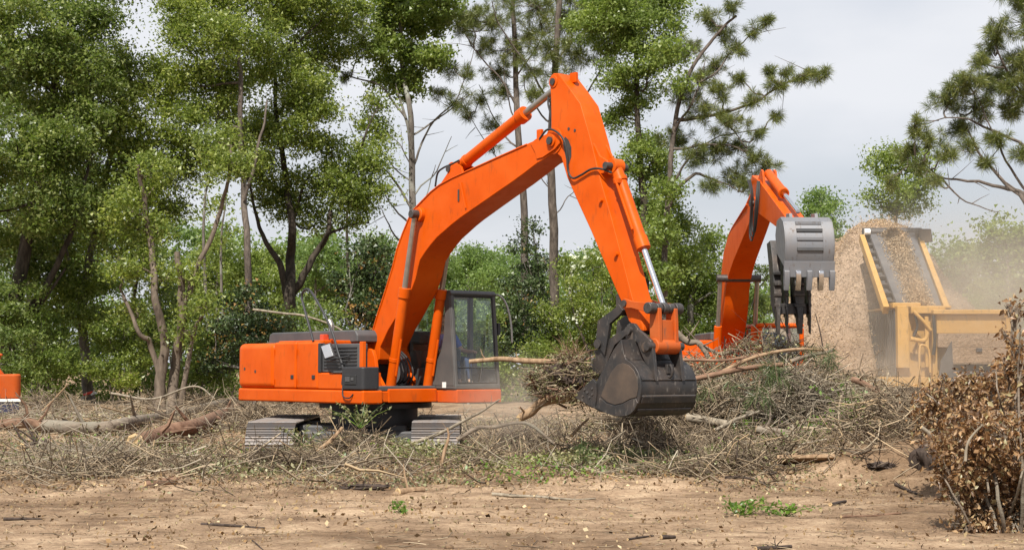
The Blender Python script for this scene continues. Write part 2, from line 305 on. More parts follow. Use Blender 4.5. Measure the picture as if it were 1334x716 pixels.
class MB:
    def __init__(s): s.v = []; s.f = []
    def add(s, vs, fs):
        n = len(s.v); s.v += [tuple(v) for v in vs]; s.f += [tuple(i + n for i in f) for f in fs]; return s
    def box(s, x0, x1, y0, y1, z0, z1):
        return s.add([(x0, y0, z0), (x1, y0, z0), (x1, y1, z0), (x0, y1, z0), (x0, y0, z1), (x1, y0, z1), (x1, y1, z1), (x0, y1, z1)],
                     [(3, 2, 1, 0), (4, 5, 6, 7), (0, 1, 5, 4), (1, 2, 6, 5), (2, 3, 7, 6), (3, 0, 4, 7)])
    def prism(s, poly, y0, y1):
        """poly: (f, z) outline; y0/y1 numbers or lists (right side / left side)"""
        n = len(poly); ar = sum(poly[i][0] * poly[(i + 1) % n][1] - poly[(i + 1) % n][0] * poly[i][1] for i in range(n))
        a = y0 if isinstance(y0, (list, tuple)) else [y0] * n; b = y1 if isinstance(y1, (list, tuple)) else [y1] * n
        vs = [(p[0], a[i], p[1]) for i, p in enumerate(poly)] + [(p[0], b[i], p[1]) for i, p in enumerate(poly)]
        fs = [tuple(range(n)), tuple(range(2 * n - 1, n - 1, -1))] + [(i, i + n, (i + 1) % n + n, (i + 1) % n) for i in range(n)]
        if ar < 0: fs = [tuple(reversed(f)) for f in fs]
        return s.add(vs, fs)
    def zprism(s, poly, z0, z1):
        n = len(poly); vs = [(*p, z0) for p in poly] + [(*p, z1) for p in poly]
        ar = sum(poly[i][0] * poly[(i + 1) % n][1] - poly[(i + 1) % n][0] * poly[i][1] for i in range(n))
        fs = [tuple(reversed(range(n))), tuple(range(n, 2 * n))] + [(i, (i + 1) % n, (i + 1) % n + n, i + n) for i in range(n)]
        if ar < 0: fs = [tuple(reversed(f)) for f in fs]
        return s.add(vs, fs)
    def tube(s, pts, rad, n=12, caps=True, flat=1.0):
        pts = [Vector(p) for p in pts]; rad = rad if isinstance(rad, (list, tuple)) else [rad] * len(pts)
        t0 = (pts[1] - pts[0]).normalized(); u = t0.orthogonal().normalized(); vs = []; fs = []; prev = t0
        for i, p in enumerate(pts):
            t = (pts[min(i + 1, len(pts) - 1)] - pts[max(i - 1, 0)])
            t = t.normalized() if t.length > 1e-9 else prev
            u = (prev.rotation_difference(t) @ u); u = (u - t * u.dot(t)).normalized(); w = t.cross(u); prev = t
            for k in range(n):
                an = 2 * math.pi * k / n; vs.append(p + (u * math.cos(an) + w * math.sin(an) * flat) * rad[i])
        m = len(pts)
        for i in range(m - 1):
            for k in range(n):
                a = i * n + k; b = i * n + (k + 1) % n; fs.append((a, b, b + n, a + n))
        if caps: fs.append(tuple(reversed(range(n)))); fs.append(tuple((m - 1) * n + k for k in range(n)))
        return s.add(vs, fs)
    def cyl(s, p0, p1, r, n=20, r1=None): return s.tube([p0, p1], [r, r if r1 is None else r1], n)
    def mesh(s, name):
        me = bpy.data.meshes.new(name); me.from_pydata(s.v, [], s.f); me.update(); return me
    def build(s, name, mat, parent=None, bevel=0.0, smooth=True, angle=35, seg=2): return link(name, s.mesh(name), mat, parent, smooth, bevel, angle, seg)

def smooth_path(pts, n=6):
    """Catmull-Rom through the points"""
    pts = [Vector(p) for p in pts]
    if len(pts) == 2: return [pts[0].lerp(pts[1], i / n) for i in range(n + 1)]
    q = [pts[0] * 2 - pts[1]] + pts + [pts[-1] * 2 - pts[-2]]; out = []
    for i in range(1, len(q) - 2):
        a, b, c, d = q[i - 1:i + 3]
        for k in range(n):
            t = k / n; out.append(0.5 * (2 * b + (c - a) * t + (2 * a - 5 * b + 4 * c - d) * t * t + (3 * b - a - 3 * c + d) * t ** 3))
    return out + [pts[-1]]
def wob(pts, amp, seed=0, fr=1.0):
    o = []
    for i, p in enumerate(pts):
        v = Vector((i * 0.37 * fr + seed * 7.7, seed * 3.1, 0)); o.append(p + Vector((noise.noise(v), noise.noise(v + Vector((0, 9, 0))), noise.noise(v + Vector((0, 0, 9))))) * amp)
    return o

# ------------------------------------------------------------------ the ground
def axis(lo, hi, step, far_lo, far_hi, grow=1.25):
    a = list(np.arange(lo, hi, step)); s = step; x = hi
    while x < far_hi: a.append(x); s *= grow; x += s
    s = step; x = lo - step; pre = []
    while x > far_lo: pre.append(x); s *= grow; x -= s
    return pre[::-1] + a
xs = axis(-13, 13, 0.13, -2500, 2500); ys = axis(11, 36, 0.13, -60, 4000, 1.22)
V = np.array([(x, y, g(x, y)) for y in ys for x in xs], dtype=np.float32); nx = len(xs); ny = len(ys)
ii, jj = np.meshgrid(np.arange(nx - 1), np.arange(ny - 1)); a0 = (jj * nx + ii).ravel()
go = link('ground', np_mesh('ground', V, [np.stack([a0, a0 + 1, a0 + nx + 1, a0 + nx], 1)]), GROUND, smooth=True, angle=180)
tag(go, 'bare sandy brown dirt of the cleared site', kind='structure')

# ================================================================== EXCAVATOR AT WORK
A1 = R(39); M1 = Vector((-2.5, 28.3, 0.0)); RZ1 = A1 - R(90)
def local_plane(M, rz, yl):
    ex = Vector((math.cos(rz), math.sin(rz), 0)); ey = Vector((-math.sin(rz), math.cos(rz), 0))
    p0 = M + ey * yl
    def f(x, y):
        d = ray(x, y); o = Vector((0, 0, EYE)); t = (p0 - o).dot(ey) / d.dot(ey); p = o + d * t - M
        return (p.dot(ex), p.z)
    return f
def Q(yl): return local_plane(M1, RZ1, yl)
exc = thing('excavator', 'large orange excavator with its arm curled down and black bucket full of brush', 'excavator', M1, RZ1, 'orange tracked machines on the site')

# --- tracks (they run straight away from the camera, the house is swung round)
def make_track(xc, cy, root, length=3.9, width=0.62, H=0.86, z0=-0.13, rz=0.0):
    """a child mesh frame with track shoes as its own pieces"""
    rr = H / 2; half = length / 2 - rr
    fr = MB(); fr.box(xc - 0.16, xc + 0.16, cy - half, cy + half, z0 + 0.16, z0 + H - 0.16)
    for s in (-1, 1): fr.cyl((xc - 0.2, cy + s * half, z0 + rr), (xc + 0.2, cy + s * half, z0 + rr), rr - 0.07, 24)
    for k in range(5): fr.cyl((xc - 0.19, cy - half * 0.75 + k * half * 0.375, z0 + 0.17), (xc + 0.19, cy - half * 0.75 + k * half * 0.375, z0 + 0.17), 0.11, 14)
    to = fr.build('track', DARKGREY, root, 0.01)
    per = 4 * half + 2 * math.pi * rr; n = int(per / 0.172); pitch = per / n
    sh = MB(); hw = width / 2
    sh.prism([(-pitch / 2 + .004, 0), (pitch / 2 - .004, 0), (pitch / 2 - .004, 0.02), (0.075, 0.022), (0.068, 0.045), (0.05, 0.045), (0.043, 0.022), (0.012, 0.022), (0.006, 0.04), (-0.008, 0.04), (-0.014, 0.022), (-0.046, 0.022), (-0.053, 0.045), (-0.07, 0.045), (-0.078, 0.022), (-pitch / 2 + .004, 0.02)], -hw, hw)
    sm = sh.mesh('track_shoe'); sm.materials.append(SHOE)
    for i in range(n):
        s = i * pitch
        if s < 2 * half: p = Vector((0, -half + s, H)); tan = 0
        elif s < 2 * half + math.pi * rr:
            t = (s - 2 * half) / rr; p = Vector((0, half + rr * math.sin(t), rr + rr * math.cos(t))); tan = -t
        elif s < 4 * half + math.pi * rr: p = Vector((0, half - (s - 2 * half - math.pi * rr), 0)); tan = -math.pi
        else:
            t = (s - 4 * half - math.pi * rr) / rr; p = Vector((0, -half - rr * math.sin(t), rr - rr * math.cos(t))); tan = -math.pi - t
        o = bpy.data.objects.new('track_shoe', sm); COL.objects.link(o); o.parent = to
        o.location = (xc, cy + p.y, z0 + p.z)
        # shoe x axis -> along the track (y), z -> outwards
        o.rotation_euler = (Matrix.Rotation(tan, 3, 'X') @ Matrix.Rotation(R(90), 3, 'Z')).to_euler()
    return to
# tracks are parented to the excavator but keep world aligned coordinates
Minv = Matrix.Rotation(-RZ1, 4, 'Z')
for xo in (-4.17 + 2.5, -1.36 + 2.5):
    t = make_track(0, 0, exc, width=0.82, z0=-0.21, length=4.8)
    c = Minv @ Vector((xo, 0.42, 0)); t.location = c; t.rotation_euler = (0, 0, -RZ1 + R(1.5))
mb = MB()
mb.box(-0.95, 0.95, -0.75, 0.75, 0.12, 0.60); mb.box(-1.3, 1.3, -1.0, -.6, .15, .5); mb.box(-1.3, 1.3, .6, 1.0, .15, .5)
uo = mb.build('undercarriage', DARKGREY, exc, 0.04); uo.rotation_euler = (0, 0, -RZ1 + R(1.5)); uo.location = Minv @ Vector((-0.34, 0.05, 0))
MB().cyl((0, 0, 0.55), (0, 0, 0.98), 0.78, 40).build('turntable', BLACK, exc, 0.01)
MB().cyl((0.02, 0, 0.9), (0.02, 0, 0.985), 1.02, 40).build('slew_ring', BLACK, exc)

# --- house
ZB, ZS, ZT = 1.0, 1.24, 2.07
def rrect(x0, x1, y0, y1, rad, n=5, which=(1, 1, 1, 1)):
    out = []
    for (cx, cy, a, w) in ((x0, y0, 180, which[0]), (x1, y0, 270, which[1]), (x1, y1, 0, which[2]), (x0, y1, 90, which[3])):
        if not w: out.append((cx, cy)); continue
        ox = cx + (rad if cx == x0 else -rad); oy = cy + (rad if cy == y0 else -rad)
        for k in range(n + 1):
            t = R(a + 90 * k / n); out.append((ox + rad * math.cos(t), oy + rad * math.sin(t)))
    return out
YR = -1.4
# lower deck skirt
MB().zprism(rrect(-2.66, 1.74, YR - 0.015, -1.0, 0.22, 5, (1, 0, 0, 0)), ZB, ZS - 0.004).build('side_skirt', ORANGE, exc, 0.035)
MB().zprism(rrect(-2.66, 1.3, -0.99, 1.40, 0.22, 5, (0, 0, 0, 1)), ZB + 0.02, ZS - 0.03).build('deck', ORANGE, exc, 0.02)
MB().box(0.35, 1.86, 0.47, 1.47, ZB, ZS - 0.006).build('cab_skirt', ORANGE, exc, 0.02)
# counterweight with rounded rear
MB().zprism(rrect(-2.72, -1.25, YR, 1.40, 0.30, 7, (1, 0, 0, 1)), ZS, ZT).build('counterweight', ORANGE, exc, 0.11, seg=5)
# doors on the right side
MB().box(-1.235, -0.46, YR, -0.4, ZS, ZT + 0.01).build('engine_door', ORANGE, exc, 0.045, seg=3)
MB().box(-0.45, 0.275, YR + 0.004, -0.4, ZS, ZT + 0.005).build('engine_door', ORANGE, exc, 0.045, seg=3)
MB().box(0.285, 1.06, YR, -0.62, ZS, 1.53).build('step_box', ORANGE, exc, 0.03)
vent = MB(); vent.box(0.29, 1.52, YR + 0.05, -1.17, 1.535, 2.03)
vb = vent.build('vent_box', DARKGREY, exc, 0.02)
MB().box(0.283, 0.37, YR + 0.0, YR + 0.1, 1.535, 2.05).build('vent_post', BLACK, exc, 0.012)
MB().box(1.525, 1.62, YR + 0.05, YR + .13, 1.53, 2.06).build('front_post', ORANGE, exc, 0.012)
MB().box(1.06, 1.1, YR + .14, -.62, ZS, 1.53).build('step_box_end', ORANGE, exc)
tb = MB(); tb.zprism(rrect(1.07, 1.74, YR - 0.03, -1.06, 0.07), ZS + 0.004, 1.63); tbo = tb.build('tool_box', BLACK, exc, 0.025, seg=3)
MB().box(1.2, 1.56, YR - 0.045, YR - 0.02, 1.33, 1.5).build('tool_box_recess', RUBBER, tbo, 0.01)
MB().box(1.24, 1.38, YR - 0.055, YR - 0.035, 1.38, 1.46).build('tool_box_catch', DARKGREY, tbo, 0.006)
MB().box(1.42, 1.5, YR - 0.055, YR - 0.035, 1.4, 1.45).build('tool_box_catch', DARKGREY, tbo, 0.006)
# top of the house and hood
MB().box(-1.24, 0.3, -0.41, 1.38, ZS, ZT - 0.02).build('rear_body', ORANGE, exc, 0.03)
MB().box(-1.24, 0.28, YR + 0.1, -0.3, ZT - 0.04, ZT + 0.035).build('top_panel', ORANGE, exc, 0.02)
hood = MB(); hood.prism([(-2.62, ZT - .1), (-2.58, 2.25), (-2.48, 2.29), (0.42, 2.29), (0.5, 2.2), (0.5, ZT)], -0.72, 1.25); ho = hood.build('engine_hood', DARKGREY, exc, 0.03)
MB().tube([(-1.25, -0.15, 2.2), (-1.25, -0.15, 2.42), (-1.32, -0.15, 2.5)], 0.055, 14).build('exhaust_pipe', RODDULL, exc)
MB().cyl((-0.05, -0.95, ZT), (-0.05, -0.95, ZT + 0.06), 0.07).build('filler_cap', ORANGE, exc)
MB().box(0.02, 0.14, -1.2, -1.08, ZT + 0.03, ZT + 0.14).build('rear_lamp', REDLAMP, exc, 0.01)
for fx0, nm in ((-0.62, 'door_latch'), (0.1, 'door_latch')): MB().box(fx0, fx0 + .09, YR - .012, YR + .01, 1.42, 1.49).build(nm, BLACK, exc, .006)
for fx0 in (-1.2, -0.42):
    for zz in (1.36, 1.9): MB().cyl((fx0, YR - .012, zz - .05), (fx0, YR - .012, zz + .05), .014, 8).build('door_hinge', ORANGE, exc)
for k in range(7): MB().box(.42 + .0, 1.46, YR + .035, YR + .06, 1.6 + k * .058, 1.625 + k * .058).build('vent_slat', BLACK, vb, .004)
gq = Q(-.196); gs = [gq(*p) for p in [(733, 186), (736, 178), (740, 182), (744, 192), (744, 204), (741, 214), (737, 206)]]
for fx0, z_ in ((-2.3, 1.6), (-1.9, 1.55)): MB().cyl((fx0, YR - .006, z_), (fx0, YR + .01, z_), .03, 12).build('lifting_plug', PIN, exc)
# handrail
f = Q(YR + 0.02)
rail = [f(408, 444), f(403, 425), f(396, 400), f(393, 386), f(396, 378.5), f(402, 377), (f(410, 387)), f(424, 412), f(434, 436), f(440, 458), f(447, 480), f(446, 500)]
MB().tube(smooth_path([(a, YR + 0.02, b) for a, b in rail], 4), 0.022, 10).build('handrail', BLACK, exc)
# mirror
mq = Q(YR - 0.16); mc = mq(427, 456)
mm = MB(); a = [(418, 450), (430, 446), (436, 464), (424, 468)]; fz = [mq(*p) for p in a]
mm.prism([(p[0], p[1]) for p in fz], YR - 0.17, YR - 0.13); mo = mm.build('wing_mirror', BLACK, exc, 0.01)
mm = MB(); c0 = (sum(p[0] for p in fz) / 4, sum(p[1] for p in fz) / 4)
mm.prism([(c0[0] + (p[0] - c0[0]) * .85, c0[1] + (p[1] - c0[1]) * .85) for p in fz], YR - 0.176, YR - 0.168); mm.build('mirror_glass', MIRROR, mo)
MB().tube([(fz[3][0], YR - 0.15, fz[3][1]), (fz[3][0] + 0.1, YR - 0.14, fz[3][1] - 0.02), (mq(444, 463)[0], YR + 0.02, mq(444, 463)[1])], 0.014, 8).build('mirror_arm', BLACK, exc)
MB().box(0.75, 1.1, YR - 0.02, -1.2, 1.53, 1.56).build('step_tread', DARKGREY, exc, 0.005)
# --- boom brackets
for yl, nm in ((-0.40, 'boom_bracket'), (0.36, 'boom_bracket')):
    q = Q(yl if yl < 0 else -0.36); b = MB()
    poly = [q(472, 520), q(471, 466), q(474, 455), q(480, 452.5), q(487, 456), q(490, 466), q(492, 485), q(501, 502), q(510, 507), q(512, 520)]
    b.prism(poly, yl - 0.035, yl + 0.035); b.build(nm, ORANGE, exc, 0.01)
q = Q(-0.36); c = q(476, 465)
MB().box(c[0] - 0.07, c[0] + 0.07, -0.47, -0.436, c[1] - 0.13, c[1] + 0.1).build('bracket_plate', RODDULL, exc, 0.02)
fp = Q(0)(500, 462)
MB().cyl((fp[0], -0.48, fp[1]), (fp[0], 0.48, fp[1]), 0.075).build('boom_foot_pin', PIN, exc)
MB().box(0.3, 1.28, -0.99, 0.44, ZS - 0.028, ZS + 0.06).build('swing_deck', DARKGREY, exc, 0.02)
MB().box(1.0, 1.32, -0.6, 0.44, ZB + 0.01, ZS + 0.01).build('front_beam', ORANGE, exc, 0.02)
# swing motor and hoses in the well
MB().cyl((0.75, 0.0, ZS + 0.05), (0.75, 0.0, ZS + 0.5), 0.16).build('swing_motor', DARKGREY, exc, 0.02)
hs = MB()
for k in range(4):
    y = -0.2 + k * 0.085; hs.tube(smooth_path([(0.62, y, 1.3), (0.95, y + .02, 1.33 + 0.02 * (k % 3)), (1.12, y, 1.5 + 0.03 * (k % 2)), (1.0, y * 0.8, 1.75), (0.78, y * .7, 1.9)], 5), 0.018, 8)
hs.build('well_hoses', RUBBER, exc)
MB().box(-0.1, 0.34, -0.6, 0.44, ZS + .06, 1.95).build('engine_bulkhead', BLACK, exc)

# --- boom
RF = -0.25
q = Q(RF)
up = [(483, 452), (488, 433), (495, 409), (505, 378), (514.6, 346), (520, 323), (527, 303), (538, 276), (546, 267), (553, 259.5), (563, 249), (574, 240), (590, 231), (607, 223), (650, 203), (685, 187), (697, 181.5)]
tipo = [(706, 177), (713, 173.5), (720, 172.5), (726, 175), (729, 181), (728, 187), (722, 194), (716, 200), (706, 208)]
lowr = [(700, 211), (683, 224.5), (667, 236.5), (645, 252), (621, 269), (600, 284), (590, 292), (581, 300), (571, 309), (563, 318.5), (556, 328), (549, 339), (544, 360), (538, 377), (529, 394), (520, 410), (508, 430), (498, 452), (497, 468), (490, 474), (484, 466)]
poly = [q(*p) for p in up + tipo + lowr]
fmax = max(p[0] for p in poly)
hw = [0.30 - 0.09 * min(1, max(0, (p[0] - 0.5) / (fmax - 0.5))) for p in poly]
boom = MB().prism(poly, [-h for h in hw], hw).build('boom', ORANGE, exc, 0.012)
# proud edge flange along the top edge (right side) and weld line
top = [q(*p) for p in up[1:-1]]
fl = MB()
for s in (-1, 1):
    pts = [(p[0], s * (0.292 - 0.09 * min(1, max(0, (p[0] - 0.5) / (fmax - 0.5))) + 0.012), p[1] - 0.012) for p in top]
    fl.tube(pts, 0.016, 6)
fl.build('boom_edge', ORANGE, boom)
lw = [q(*p) for p in lowr[:13]]
MB().tube([(p[0], -(0.30 - 0.09 * min(1, max(0, (p[0] - 0.5) / (fmax - 0.5)))) - 0.004, p[1] + 0.01) for p in lw], 0.012, 6).build('boom_edge', ORANGE, boom)
# weld rib (the pale line across the bend)
a, b = q(601, 238), q(608, 271); MB().cyl((a[0], -0.272, a[1]), (b[0], -0.272, b[1]), 0.012, 8).build('weld_seam', ORANGE, boom)
a, b = q(598, 247), q(597, 262); MB().box(a[0] - .01, a[0] + .025, -0.274, -0.262, b[1], a[1]).build('rust_patch', RUSTSTEEL, boom)
# tip reinforcement plate + pin
t3 = [q(*p) for p in [(690, 187), (697, 181), (706, 177), (713, 173.5), (720, 172.5), (726, 175), (729, 181), (728, 187), (722, 194), (706, 205), (698, 207), (696, 198)]]
for s in (-1, 1): MB().prism(t3, s * 0.212, s * 0.24).build('boom_tip_plate', ORANGE, boom, 0.006)
tp = Q(-0.24)(718.5, 183.5)
MB().cyl((tp[0], -0.30, tp[1]), (tp[0], 0.30, tp[1]), 0.062).build('arm_pin', PIN, exc)
MB().cyl((tp[0], -0.27, tp[1]), (tp[0], 0.27, tp[1]), 0.10).build('arm_pin_boss', ORANGE, exc, 0.008)
a = q(700, 178); MB().box(a[0] - 0.06, a[0] + 0.05, -0.22, -0.16, a[1] - 0.1, a[1] + 0.12).build('hose_clamp', ORANGE, boom, 0.01)
# --- boom cylinders
for yl, b0, b1, top_ in ((-0.40, (508, 511), (530, 379), (539.5, 277)), (0.40, None, None, None)):
    qq = Q(-0.40); p0 = qq(508, 511); p1 = qq(530, 377); p2 = qq(541, 279)
    e0 = Vector((p0[0], yl, p0[1])); e1 = Vector((p1[0], yl, p1[1])); e2 = Vector((p2[0], yl, p2[1])); d = (e1 - e0).normalized()
    e1 = e0 + d * (e1 - e0).length; d2 = (e2 - e0).normalized(); e1 = e0 + d2 * (e1 - e0).length
    cb = MB(); cb.cyl(e0, e1, 0.088, 24); cb.cyl(e1 - d2 * 0.16, e1 + d2 * 0.015, 0.108, 24); cb.cyl(e0 + Vector((0, -0.07, 0)), e0 + Vector((0, 0.07, 0)), 0.125, 24)
    cb.cyl(e0 + d2 * 0.55, e0 + d2 * 0.62, 0.097, 24)
    co = cb.build('boom_cylinder', ORANGE, exc, 0.008)
    MB().cyl(e1, e2, 0.05, 18).build('cylinder_rod', RODDULL, co)
    hp = MB(); hp.tube([e0 + d2 * 0.3 + Vector((0.11, 0, 0)), e0 + d2 * 0.95 + Vector((0.11, 0, 0))], 0.022, 8); hp.build('cylinder_pipe', ORANGE, co)
    MB().cyl(e0 + Vector((0, -0.12, 0)), e0 + Vector((0, 0.12, 0)), 0.05).build('lower_pin', PIN, co)
p2 = Q(-0.40)(541, 279)
MB().cyl((p2[0], -0.50, p2[1]), (p2[0], 0.50, p2[1]), 0.075).build('cylinder_pin', PIN, exc, 0.01)
MB().cyl((p2[0], -0.36, p2[1]), (p2[0], 0.36, p2[1]), 0.125, 24).build('cylinder_boss', ORANGE, exc, 0.02)

# --- arm
q = Q(-0.19)
rear = [(838, 431), (831, 429), (819, 418), (811, 396), (804, 381), (770, 301), (754, 266), (739, 232), (731, 205), (722, 197), (716, 190), (715, 180), (718, 169), (718, 150), (717.5, 126), (716, 106), (717.5, 99), (721, 95.5)]
front = [(727, 95.5), (741, 114), (756, 135), (764, 163), (770, 184.5), (782, 234), (795.6, 281), (811, 339), (824, 389), (838, 424)]
poly = [q(*p) for p in rear + front]
arm = MB().prism(poly, -0.19, 0.19).build('arm', ORANGE, exc, 0.012)
tpp = Q(-0.2)(720.5, 106.5)
MB().cyl((tpp[0], -0.225, tpp[1]), (tpp[0], 0.225, tpp[1]), 0.055).build('arm_head_pin', PIN, exc)
MB().cyl((tpp[0], -0.205, tpp[1]), (tpp[0], 0.205, tpp[1]), 0.10).build('arm_head_boss', ORANGE, exc, 0.01)
# notch plates on the arm head
a = q(733, 97); MB().box(a[0] - .02, a[0] + .12, -0.03, 0.03, a[1] - .12, a[1] + .04).build('arm_head_lug', ORANGE, arm, 0.01)
# reinforcement around the main pivot
cpt = tp
rp_ = MB(); rp_.cyl((cpt[0], -0.206, cpt[1]), (cpt[0], -0.16, cpt[1]), 0.21, 28); rp_.build('pivot_ring', ORANGE, arm, 0.006)
a, b = q(756, 215), q(750, 230)
# bucket cylinder brackets
for s in (-1, 1):
    yl = s * 0.13; qq = Q(-0.13); br = [qq(*p) for p in [(769, 172), (774, 186), (782, 203), (791, 209), (796, 216), (793, 224), (786, 226), (781, 226), (777, 205)]]
    MB().prism(br, yl - 0.02, yl + 0.02).build('cylinder_bracket', ORANGE, arm, 0.006)
qc = Q(0.0)
c0 = qc(802, 217); c1 = qc(836, 324); c2 = qc(864.5, 399)
E0 = Vector((c0[0], 0, c0[1])); E2 = Vector((c2[0], 0, c2[1])); D = (E2 - E0).normalized(); E1 = E0 + D * (Vector((c1[0], 0, c1[1])) - E0).length
cb = MB(); cb.cyl(E0, E1, 0.093, 24); cb.cyl(E1 - D * 0.17, E1 + D * 0.02, 0.108, 24); cb.cyl(E0 + Vector((0, -.1, 0)), E0 + Vector((0, .1, 0)), 0.115, 24); cb.cyl(E0 + D * 0.2, E0 + D * 0.27, 0.112, 24)
bc = cb.build('bucket_cylinder', ORANGE, exc, 0.008)
MB().cyl(E1, E2, 0.044, 18).build('cylinder_rod', CHROME, bc)
MB().cyl(E0 + Vector((0, -.22, 0)), E0 + Vector((0, .22, 0)), 0.055).build('cylinder_pin', PIN, bc)
MB().box(E0.x + .1, E0.x + .2, -0.14, -0.05, E0.z - .28, E0.z - .2).build('hose_port', ORANGE, bc, 0.01)
MB().tube([E0 + D * .25 + Vector((.03, -.13, 0)), E0 + D * 1.1 + Vector((.03, -.13, 0))], 0.02, 8).build('cylinder_pipe', ORANGE, bc)
MB().prism(gs, -.1945, -.185).build('grease_stain', PIN, arm)
# bolts on the arm's side
for p in ((784, 261), (804, 331)):
    a = q(*p); MB().cyl((a[0], -0.24, a[1]), (a[0], -0.17, a[1]), 0.035, 12).build('hose_lug', ORANGE, arm)
for p in ((749, 170), (741, 168)):
    a = q(*p); MB().cyl((a[0], -0.197, a[1]), (a[0], -0.189, a[1]), 0.025, 10).build('paint_chip', PIN, arm)
# --- arm cylinder on the boom
k0 = qc(594, 221); k1 = qc(683, 146.5); k2 = qc(727, 108.5)
E0 = Vector((k0[0], 0, k0[1])); E2 = Vector((tpp[0], 0, tpp[1])); D = (E2 - E0).normalized(); E1 = E0 + D * (Vector((k1[0], 0, k1[1])) - E0).length
cb = MB(); cb.cyl(E0, E1, 0.1, 24); cb.cyl(E1 - D * 0.13, E1 + D * 0.03, 0.128, 24); cb.cyl(E0 + Vector((0, -.1, 0)), E0 + Vector((0, .1, 0)), 0.125, 24); cb.cyl(E0 + D * .3, E0 + D * .36, 0.112, 24)
ac = cb.build('arm_cylinder', ORANGE, exc, 0.008)
MB().cyl(E1, E2, 0.058, 18).build('cylinder_rod', RODDULL, ac)
MB().cyl(E0 + Vector((0, -.18, 0)), E0 + Vector((0, .18, 0)), 0.055).build('cylinder_pin', PIN, ac)
for s in (-1, 1):
    br = [Q(-0.15)(*p) for p in [(570, 246), (583, 226), (588, 216), (595, 213), (601, 217), (603, 224), (606, 232)]]
    MB().prism(br, s * 0.14 - 0.02, s * 0.14 + 0.02).build('arm_cylinder_bracket', ORANGE, boom, 0.006)
def hose(pp, yls, r=0.017, mat=RUBBER, name='hydraulic_hose', parent=exc):
    pts = []
    for (p, yl) in zip(pp, yls): a = Q(yl)(*p); pts.append((a[0], yl, a[1]))
    return MB().tube(smooth_path(pts, 6), r, 8).build(name, mat, parent)
hose([(703, 181), (712, 169.5), (722, 170), (733, 180), (738, 195), (740, 222), (746, 232), (757, 228), (770, 220.5), (783, 220), (797, 225)], [-.24, -.25, -.27, -.29, -.27, -.25, -.24, -.23, -.23, -.22, -.12])
hose([(567, 243), (570, 226), (577, 219), (588, 214), (598, 209)], [-.1, -.12, -.14, -.14, -.12])
hose([(715, 120), (714, 135), (717, 150), (717, 175), (728, 200)], [0.0, -.05, -.1, -.1, -.1], 0.015)
hose([(505, 515), (515, 521), (530, 518), (541, 505), (545, 480)], [0.2, .15, .15, .18, .2], 0.02)
hose([(512, 500), (525, 512), (540, 508), (548, 490)], [0.0, .05, .1, .15], 0.018)
hose([(446, 505), (447, 516), (455, 518), (460, 513)], [YR - .03, YR - .05, YR - .05, YR - .02], 0.012)
# linkage
qa = Q(-0.26)
l0, l1 = qa(815, 395), qa(848, 401)
for s in (-1, 1):
    d = Vector((l1[0] - l0[0], 0, l1[1] - l0[1])).normalized(); nrm = Vector((-d.z, 0, d.x)); A = Vector((l0[0], 0, l0[1])); B = Vector((l1[0], 0, l1[1]))
    pl = MB(); pl.prism([((A + nrm * .075 - d * .03)[0], (A + nrm * .075 - d * .03)[2]), ((A - nrm * .075 - d * .03)[0], (A - nrm * .075 - d * .03)[2]), ((A - nrm * .05 + d * .15)[0], (A - nrm * .05 + d * .15)[2]), ((B - nrm * .07)[0], (B - nrm * .07)[2]), ((B + d * .06)[0], (B + d * .06)[2]), ((B + nrm * .07)[0], (B + nrm * .07)[2]), ((A + nrm * .05 + d * .15)[0], (A + nrm * .05 + d * .15)[2])], s * 0.26 - 0.025, s * 0.26 + 0.025)
    pl.build('side_link', ORANGE_OLD, exc, 0.008)
    MB().cyl((A.x, s * .22, A.z), (A.x, s * .31, A.z), 0.05).build('link_pin', PIN, exc)
pb = MB()
for k, (y0, y1) in enumerate(((-.34, -.2), (-.18, -.07), (-.055, .055), (.07, .18), (.2, .34))): pb.cyl((l1[0], y0, l1[1]), (l1[0], y1, l1[1]), 0.085 if k % 2 == 0 else 0.075, 20)
pb.build('link_pin_bar', PIN, exc, 0.015)
h0 = Vector((l1[0], 0, l1[1])); hb = Q(0)(865.5, 451); h1 = Vector((hb[0], 0, hb[1]))
d = (h1 - h0).normalized(); nrm = Vector((-d.z, 0, d.x)); H = MB()
for s in (-1, 1):
    pts = [h0 + nrm * .09, h0 - nrm * .09, h0 - nrm * .1 + d * .2, h1 - nrm * .1, h1 + nrm * .1, h0 + nrm * .1 + d * .2]
    H.prism([(p.x, p.z) for p in pts], s * .165 - .035, s * .165 + .035)
pts = [h0 + d * .17 + nrm * .06, h0 + d * .17 - nrm * .06, h1 - nrm * .07, h1 + nrm * .07]; H.prism([(p.x, p.z) for p in pts], -.13, .13)
H.cyl(h1 + Vector((0, -.23, 0)), h1 + Vector((0, .23, 0)), 0.115, 24)
H.build('bucket_link', ORANGE_OLD, exc, 0.012)
MB().cyl(h1 + Vector((0, -.36, 0)), h1 + Vector((0, .36, 0)), 0.06).build('bucket_link_pin', PIN, exc)

